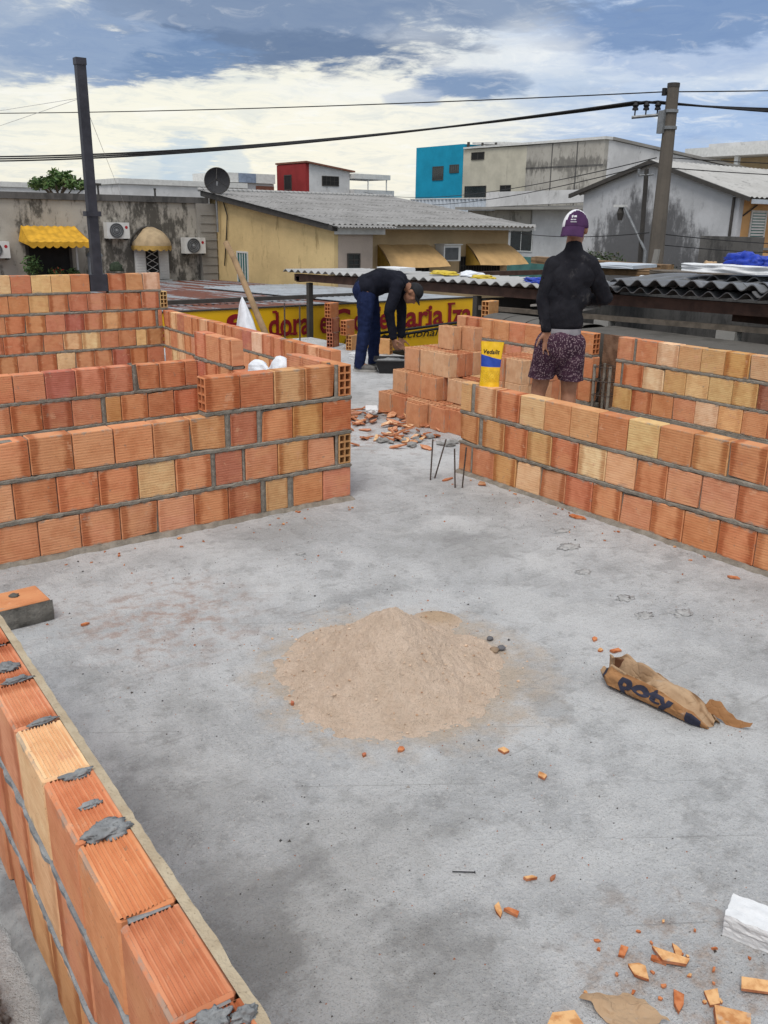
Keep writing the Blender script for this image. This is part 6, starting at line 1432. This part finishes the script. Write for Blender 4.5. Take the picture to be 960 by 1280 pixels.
# ------------------------------------------------------------------ utility pole, lamp, cables
M['pole'] = stained('weathered_concrete_pole', (.135, .118, .10), (.08, .075, .07), .5, .5, .66, 6)
up_ = thing('utility_pole', (16.78, 12.62, -3.2), 'tall weathered concrete utility pole before the gabled warehouse', 'utility pole')
PX, PY = 16.79, 12.60; k8 = lambda r, z: [(PX + r * math.cos(math.pi / 4 * k + .4), PY + r * math.sin(math.pi / 4 * k + .4), z) for k in range(8)]
mb = MB(); mb.tube([(PX, PY, -3.2), (PX, PY, .8), (PX, PY, 4.3)], [.19, .165, .118], 10); obj('shaft', mb, M['pole'], up_)
mb = MB(); mb.tube([(PX, PY, 4.3), (PX, PY, 4.38)], .125, 10); obj('pole_cap', mb, M['frame_d'], up_)
ad_ = Vector((-.62, .78, 0)); M['steel'] = simple('galvanised_bracket', (.24, .25, .26), .55, .3, 9, .1, .4)
mb = MB(); q0, q1 = Vector((PX, PY, 3.80)), Vector((PX, PY, 3.74)) + ad_ * .78; mb.tube([q0, q1], .034, 6); obj('cross_arm', mb, M['steel'], up_)
mb = MB(); mb.box(PX - .20, PX - .11, PY + .02, PY + .16, 3.42, 3.86); mb.tube([(PX, PY, 3.50), (PX, PY, 3.56)], .155, 12); mb.tube([(PX, PY, 3.82), (PX, PY, 3.88)], .15, 12); obj('clamp', mb, M['steel'], up_)
tips = []
for s in (.72, .50, .27):
    p = Vector((PX, PY, 3.77)) + ad_ * s; mb = MB(); mb.tube([p, p + Vector((0, 0, .10)), p + Vector((0, 0, .11)), p + Vector((0, 0, .15)), p + Vector((0, 0, .16)), p + Vector((0, 0, .20)), p + Vector((0, 0, .21)), p + Vector((0, 0, .26))], [.015, .015, .065, .06, .045, .07, .06, .03], 12); obj('insulator', mb, M['cable'], up_); tips.append(p + Vector((0, 0, .27)))
mb = MB(); tp_ = Vector((PX, PY, 4.22)) + ad_ * .17; mb.tube([Vector((PX, PY, 4.22)), tp_], .03, 6); mb.tube([tp_ + Vector((0, 0, -.07)), tp_ + Vector((0, 0, .07))], .05, 10); obj('top_insulator', mb, M['cable'], up_)
def wire(name, a, b, sag, r, label, group, n=40):
    a, b = Vector(a), Vector(b); mb = MB(); mb.tube([a.lerp(b, i / n) - Vector((0, 0, sag * 4 * (i / n) * (1 - i / n))) for i in range(n + 1)], r, 6)
    return tag(obj(name, mb, M['cable'], smooth=True), label, 'cable', group)
GW = 'overhead power lines'
wire('power_line', tp_, (7.1, 33.0, 4.62), .10, .013, 'single thin top wire running left from the pole top', GW); wire('power_line', tp_, (30, 6, 5.3), .12, .013, 'single thin top wire running right from the pole top', GW)
for i, tpi in enumerate(tips):
    wire('power_line', tpi, Vector((7.2, 33.0, 3.22 + .07 * i)) + ad_ * .1 * i, .30, .024, ['lowest strand of the thick cable bundle left of the pole', 'middle strand of the thick cable bundle left of the pole', 'top strand of the thick cable bundle left of the pole'][i], GW)
    wire('power_line', tpi, Vector((30, 6.0, 5.15 - .22 * i)), .40, .020, ['top strand of the three cables right of the pole', 'middle strand of the three cables right of the pole', 'lowest strand of the three cables right of the pole'][i], GW)
for i, (a, b, s_, lb) in enumerate((((16.6, 12.7, 2.95), (30, 42, 3.1), .5, 'upper low cable crossing before the cream building'), ((16.6, 12.7, 2.85), (30, 42, 2.75), .55, 'lower low cable crossing before the cream building'), ((16.9, 12.5, 2.95), (40, 8, 4.2), .35, 'upper low cable over the warehouse roof'), ((16.9, 12.5, 2.75), (40, 8, 3.9), .4, 'lower low cable over the warehouse roof'),
                                ((16.6, 12.7, 1.45), (21, 21.5, 1.35), .12, 'slack cable across the mould patch left of the pole'), ((16.9, 12.5, 1.42), (26, 12, 1.2), .10, 'slack cable across the mould patch right of the pole'), ((16.9, 12.5, 1.2), (26, 12, 1.0), .10, 'lowest slack cable right of the pole'))):
    wire('power_line', a, b, s_, .011, lb, GW)
for i, (z, e) in enumerate(((2.98, (2.6, 30, 3.3)), (2.98, (1.2, 24, 1.6)), (2.98, (9.5, 24, 1.7)))):
    mb = MB(); mb.tube([(3.5, 9.85, 2.75), e], .0028, 4); tag(obj('stay_wire', mb, M['frame_w']), ['thin stay wire from the steel post toward the far left', 'steep thin stay wire left of the steel post', 'thin stay wire from the steel post toward the dish'][i], 'wire', 'stay wires of the steel post')
sl = thing('street_lamp', (17.4, 13.4, -3.2), 'small street lamp on a slanting arm before the mould patch', 'street lamp')
mb = MB(); mb.tube([(17.45, 13.35, -3.2), (17.45, 13.4, 1.05), (17.5, 14.15, 2.0), (17.5, 14.3, 2.03)], [.05, .035, .03, .03], 8); obj('arm', mb, M['steel'], sl, smooth=True)
mb = MB(); mb.box(17.42, 17.58, 14.12, 14.40, 1.99, 2.045); obj('lamp_head', mb, M['white_p'], sl); mb = MB(); mb.tube([(17.5, 14.24, 1.99), (17.5, 14.24, 1.86), (17.5, 14.24, 1.70)], [.05, .085, .05], 12); obj('photocell', mb, M['frame_d'], sl)
thin = thing('thin_pole', (17.5, 13.5, -3.2), 'slim dark pole standing just behind the utility pole', 'pole'); mb = MB(); mb.tube([(17.5, 13.42, -3.2), (17.5, 13.62, 2.8)], [.07, .05], 10); obj('shaft', mb, M['frame_d'], thin); mb = MB(); mb.tube([(17.4, 13.75, 2.66), (17.55, 13.45, 2.68)], .02, 6); mb.tube([(17.4, 13.75, 2.68), (17.4, 13.75, 2.80)], .03, 8); obj('cross_arm', mb, M['steel'], thin)
mb = MB(); mb.prism([(12.35, .2), (12.5, .2), (12.36, 1.12), (12.25, 1.12)], 'x', 16.4, 16.46); tag(obj('grey_board', mb, M['concrete_l']), 'narrow grey board leaning at the foot of the utility pole', 'board')
for i, (x, y, z, r, n_, lb) in enumerate(((20.5, 17.3, .7, .9, 700, 'dark weeds along the foot of the mouldy gable, left of the pole'), (19.5, 14.2, .55, .7, 500, 'dark weeds along the foot of the mouldy gable, right of the pole'))):
    mb = MB(); 
    for q in range(4): leaves(mb, (x + (q - 1.5) * .25, y + (q - 1.5) * .5, z - .1), r * .45, n_ // 4, .06, [(.03, .05, .02), (.05, .07, .03), (.08, .07, .05)], .8)
    mb.tube([(x, y, -3.19), (x, y, z)], .05, 6); tag(obj('weed', mb, M['leaf'], fixn=False), lb, 'weed')
# ------------------------------------------------------------------ sky, sun, camera
w = bpy.data.worlds.new('World'); sc.world = w; w.use_nodes = True
nt = w.node_tree; nt.nodes.clear()
SUN = Vector((-.62, -.42, 1.25)).normalized()
el = math.asin(SUN.z); az = math.atan2(SUN.x, SUN.y)
class WT(NT):
    def __init__(s): s.t = nt
W = WT(); W.tc = W.n('ShaderNodeTexCoord'); W.O = W.tc.outputs['Generated']
out = W.n('ShaderNodeOutputWorld')
sky = W.n('ShaderNodeTexSky', sky_type='NISHITA'); sky.sun_disc = False; sky.sun_elevation = el; sky.sun_rotation = az; sky.air_density = 1.2; sky.dust_density = 2.0
bg1 = W.n('ShaderNodeBackground'); nt.links.new(sky.outputs[0], bg1.inputs[0]); bg1.inputs[1].default_value = .06
D = W.n('ShaderNodeVectorMath', operation='NORMALIZE'); nt.links.new(W.O, D.inputs[0]); D = D.outputs[0]
dz = W.sep(D)[2]; up = W.math('MAXIMUM', dz, 0.0)
# clouds lie on a layer: divide the direction by its height
den = W.math('ADD', up, .10); P = W.n('ShaderNodeVectorMath', operation='DIVIDE'); nt.links.new(D, P.inputs[0])
cv = W.n('ShaderNodeCombineXYZ'); 
for i in range(3): nt.links.new(den, cv.inputs[i])
nt.links.new(cv.outputs[0], P.inputs[1]); P = P.outputs[0]
flat = W.vmap(P, (1, 1, 0), (2.3, .7, 0))
wob = W.noise(.9, 3, .5, flat, out=1); wf = W.mix(.22, flat, wob)
n_big = W.noise(.55, 7, .58, wf, .3); n_mid = W.noise(1.7, 8, .62, W.vmap(P, (1, 1, 0), (7, 3, 0)), .5); n_fine = W.noise(5.5, 8, .62, flat, .4)
def dirspot(v, a, b):
    d = W.n('ShaderNodeVectorMath', operation='DOT_PRODUCT'); nt.links.new(D, d.inputs[0]); d.inputs[1].default_value = Vector(v).normalized()
    return W.mr(d.outputs['Value'], math.cos(a), math.cos(b), 0, 1)
def ell(v, wx, wz, inner=.45):
    """soft patch round a direction, wx wide and wz tall (radians)"""
    v = Vector(v).normalized(); s = Vector((v.y, -v.x, 0)).normalized()
    a = W.n('ShaderNodeVectorMath', operation='DOT_PRODUCT'); nt.links.new(D, a.inputs[0]); a.inputs[1].default_value = s
    fwd_ = W.n('ShaderNodeVectorMath', operation='DOT_PRODUCT'); nt.links.new(D, fwd_.inputs[0]); fwd_.inputs[1].default_value = v
    q = W.math('ADD', W.math('POWER', W.math('DIVIDE', W.math('ABSOLUTE', a.outputs['Value']), wx), 2), W.math('POWER', W.math('DIVIDE', W.math('ABSOLUTE', W.math('SUBTRACT', dz, v.z)), wz), 2))
    nzz = W.math('MULTIPLY', W.math('SUBTRACT', n_mid, .52), 2.6)
    nz2 = W.math('MULTIPLY', W.math('SUBTRACT', n_fine, .5), 2.4)
    q = W.math('ADD', q, W.math('ADD', nzz, nz2))
    return W.math('MULTIPLY', W.mr(q, inner, 1.25, 1, 0), W.mr(fwd_.outputs['Value'], 0, .3))
grad = W.ramp(dz, [(0.0, (.80, .80, .74)), (.05, (.83, .83, .76)), (.11, (.68, .73, .78)), (.2, (.50, .59, .72)), (.40, (.78, .82, .88)), (1, (.88, .90, .93))])
c = grad
# bluer clear patch to the right
c = W.mix(W.math('MULTIPLY', dirspot((.88, .46, .11), .50, .10), .85), c, (.33, .48, .76))
# thin white veil
c = W.mix(W.mr(n_big, .45, .66, 0, .7), c, (.76, .80, .84))
c = W.mix(W.math('MULTIPLY', W.mr(n_mid, .52, .66, 0, 1), .5), c, (.47, .54, .66))
c = W.mix(W.mr(n_fine, .56, .72, 0, .35), c, (.95, .95, .92))
# warm glow of the hidden sun low in the west
c = W.mix(W.math('MULTIPLY', dirspot((.44, .89, .085), .36, .02), .85), c, (1.0, .955, .79))
c = W.mix(W.math('MULTIPLY', ell((.60, .79, .085), .18, .055, .0), .8), c, (.97, .93, .80))
bil = W.noise(9, 9, .66, W.mix(.3, flat, wob), .6); bil2 = W.noise(2.6, 9, .66, W.vmap(P, (1, 1, 0), (3, 11, 0)), .7)
c = W.mix(W.mr(bil2, .36, .50, .42, 0), c, W.mix(1, c, (.66, .74, .88), 'MULTIPLY'))
c = W.mix(W.mr(bil2, .54, .66, 0, .42), c, (1.0, .99, .95))
# grey-blue cloud banks
for v, wx, wz, k, col in (((.49, .856, .178), .21, .040, 1.0, (.13, .19, .32)), ((.367, .918, .150), 0.12, .026, 1.0, (.16, .25, .43)), ((.27, .95, .165), .15, .05, .85, (.28, .37, .54)),
                          ((.661, .739, .133), .06, .015, 1.0, (.20, .29, .47)), ((.62, .78, .120), .03, .008, .7, (.36, .44, .60)), ((.80, .573, .158), .12, .022, .6, (.34, .45, .68)), ((.79, .60, .185), .14, .028, 1.0, (.19, .29, .50)), ((.56, .815, .20), .25, .025, .9, (.21, .28, .42)),
                          ((.425, .905, .052), .028, .030, .75, (.50, .62, .74)), ((.385, .92, .030), .035, .035, .6, (.52, .64, .76)), ((.465, .885, .052), .018, .028, .6, (.55, .65, .74)), ((.72, .68, .125), .05, .02, .35, (.45, .55, .70))):
    c = W.mix(W.math('MULTIPLY', ell(v, wx, wz), k), c, col)
# bright edges
for v, wx, wz, k in (((.70, .69, .165), .06, .030, .75), ((.66, .745, .150), .05, .012, .6), ((.55, .82, .125), .10, .014, .6), ((.62, .78, .178), .05, .016, .5), ((.85, .52, .135), .05, .012, .5), ((.74, .66, .10), .07, .02, .5)):
    c = W.mix(W.math('MULTIPLY', ell(v, wx, wz, -.6), k * .75), c, (.90, .91, .90))
c = W.mix(W.mr(bil, .36, .50, .30, 0), c, W.mix(1, c, (.74, .81, .92), 'MULTIPLY')); c = W.mix(W.mr(bil, .55, .70, 0, .18), c, (1.0, .99, .96))
c = W.mix(W.mr(dz, -.02, .0, 1, 0), c, (.45, .44, .40))
bg2 = W.n('ShaderNodeBackground'); nt.links.new(c, bg2.inputs[0]); bg2.inputs[1].default_value = .84
ad = W.n('ShaderNodeMixShader'); ad.inputs[0].default_value = .84; nt.links.new(bg1.outputs[0], ad.inputs[1]); nt.links.new(bg2.outputs[0], ad.inputs[2]); nt.links.new(ad.outputs[0], out.inputs[0])
w.cycles.sampling_method = 'MANUAL'; w.cycles.sample_map_resolution = 512

L = bpy.data.lights.new('sun', 'SUN'); L.energy = 1.5; L.angle = rad(24); L.color = (1, .95, .88)
lo = bpy.data.objects.new('sun', L); COL.objects.link(lo); lo.rotation_euler = SUN.to_track_quat('Z', 'Y').to_euler(); lo.location = (0, 0, 30)

cam = bpy.data.cameras.new('camera'); co = bpy.data.objects.new('camera', cam); COL.objects.link(co); sc.camera = co
pi_, ya, ro = rad(17.99362), rad(52.93285), rad(.89749)
fh = Vector((math.cos(ya), math.sin(ya), 0)); r_ = Vector((math.sin(ya), -math.cos(ya), 0)); Z = Vector((0, 0, 1))
fwd = fh * math.cos(pi_) - Z * math.sin(pi_); upv = fh * math.sin(pi_) + Z * math.cos(pi_)
r2 = r_ * math.cos(ro) + upv * math.sin(ro); u2 = -r_ * math.sin(ro) + upv * math.cos(ro)
co.matrix_world = Matrix(((r2.x, u2.x, -fwd.x, 0), (r2.y, u2.y, -fwd.y, 0), (r2.z, u2.z, -fwd.z, 1.59317), (0, 0, 0, 1)))
cam.sensor_fit = 'VERTICAL'; cam.sensor_height = 36; cam.sensor_width = 27; cam.lens = 1117.75 / 1280 * 36
cam.clip_start = .05; cam.clip_end = 2000
sc.view_settings.view_transform = 'Standard'; sc.view_settings.look = 'None'; sc.view_settings.exposure = .43; sc.view_settings.gamma = 1
sc.view_settings.use_curve_mapping = False
sc.render.engine = 'CYCLES'; sc.cycles.use_denoising = True; sc.cycles.max_bounces = 6; sc.cycles.diffuse_bounces = 3
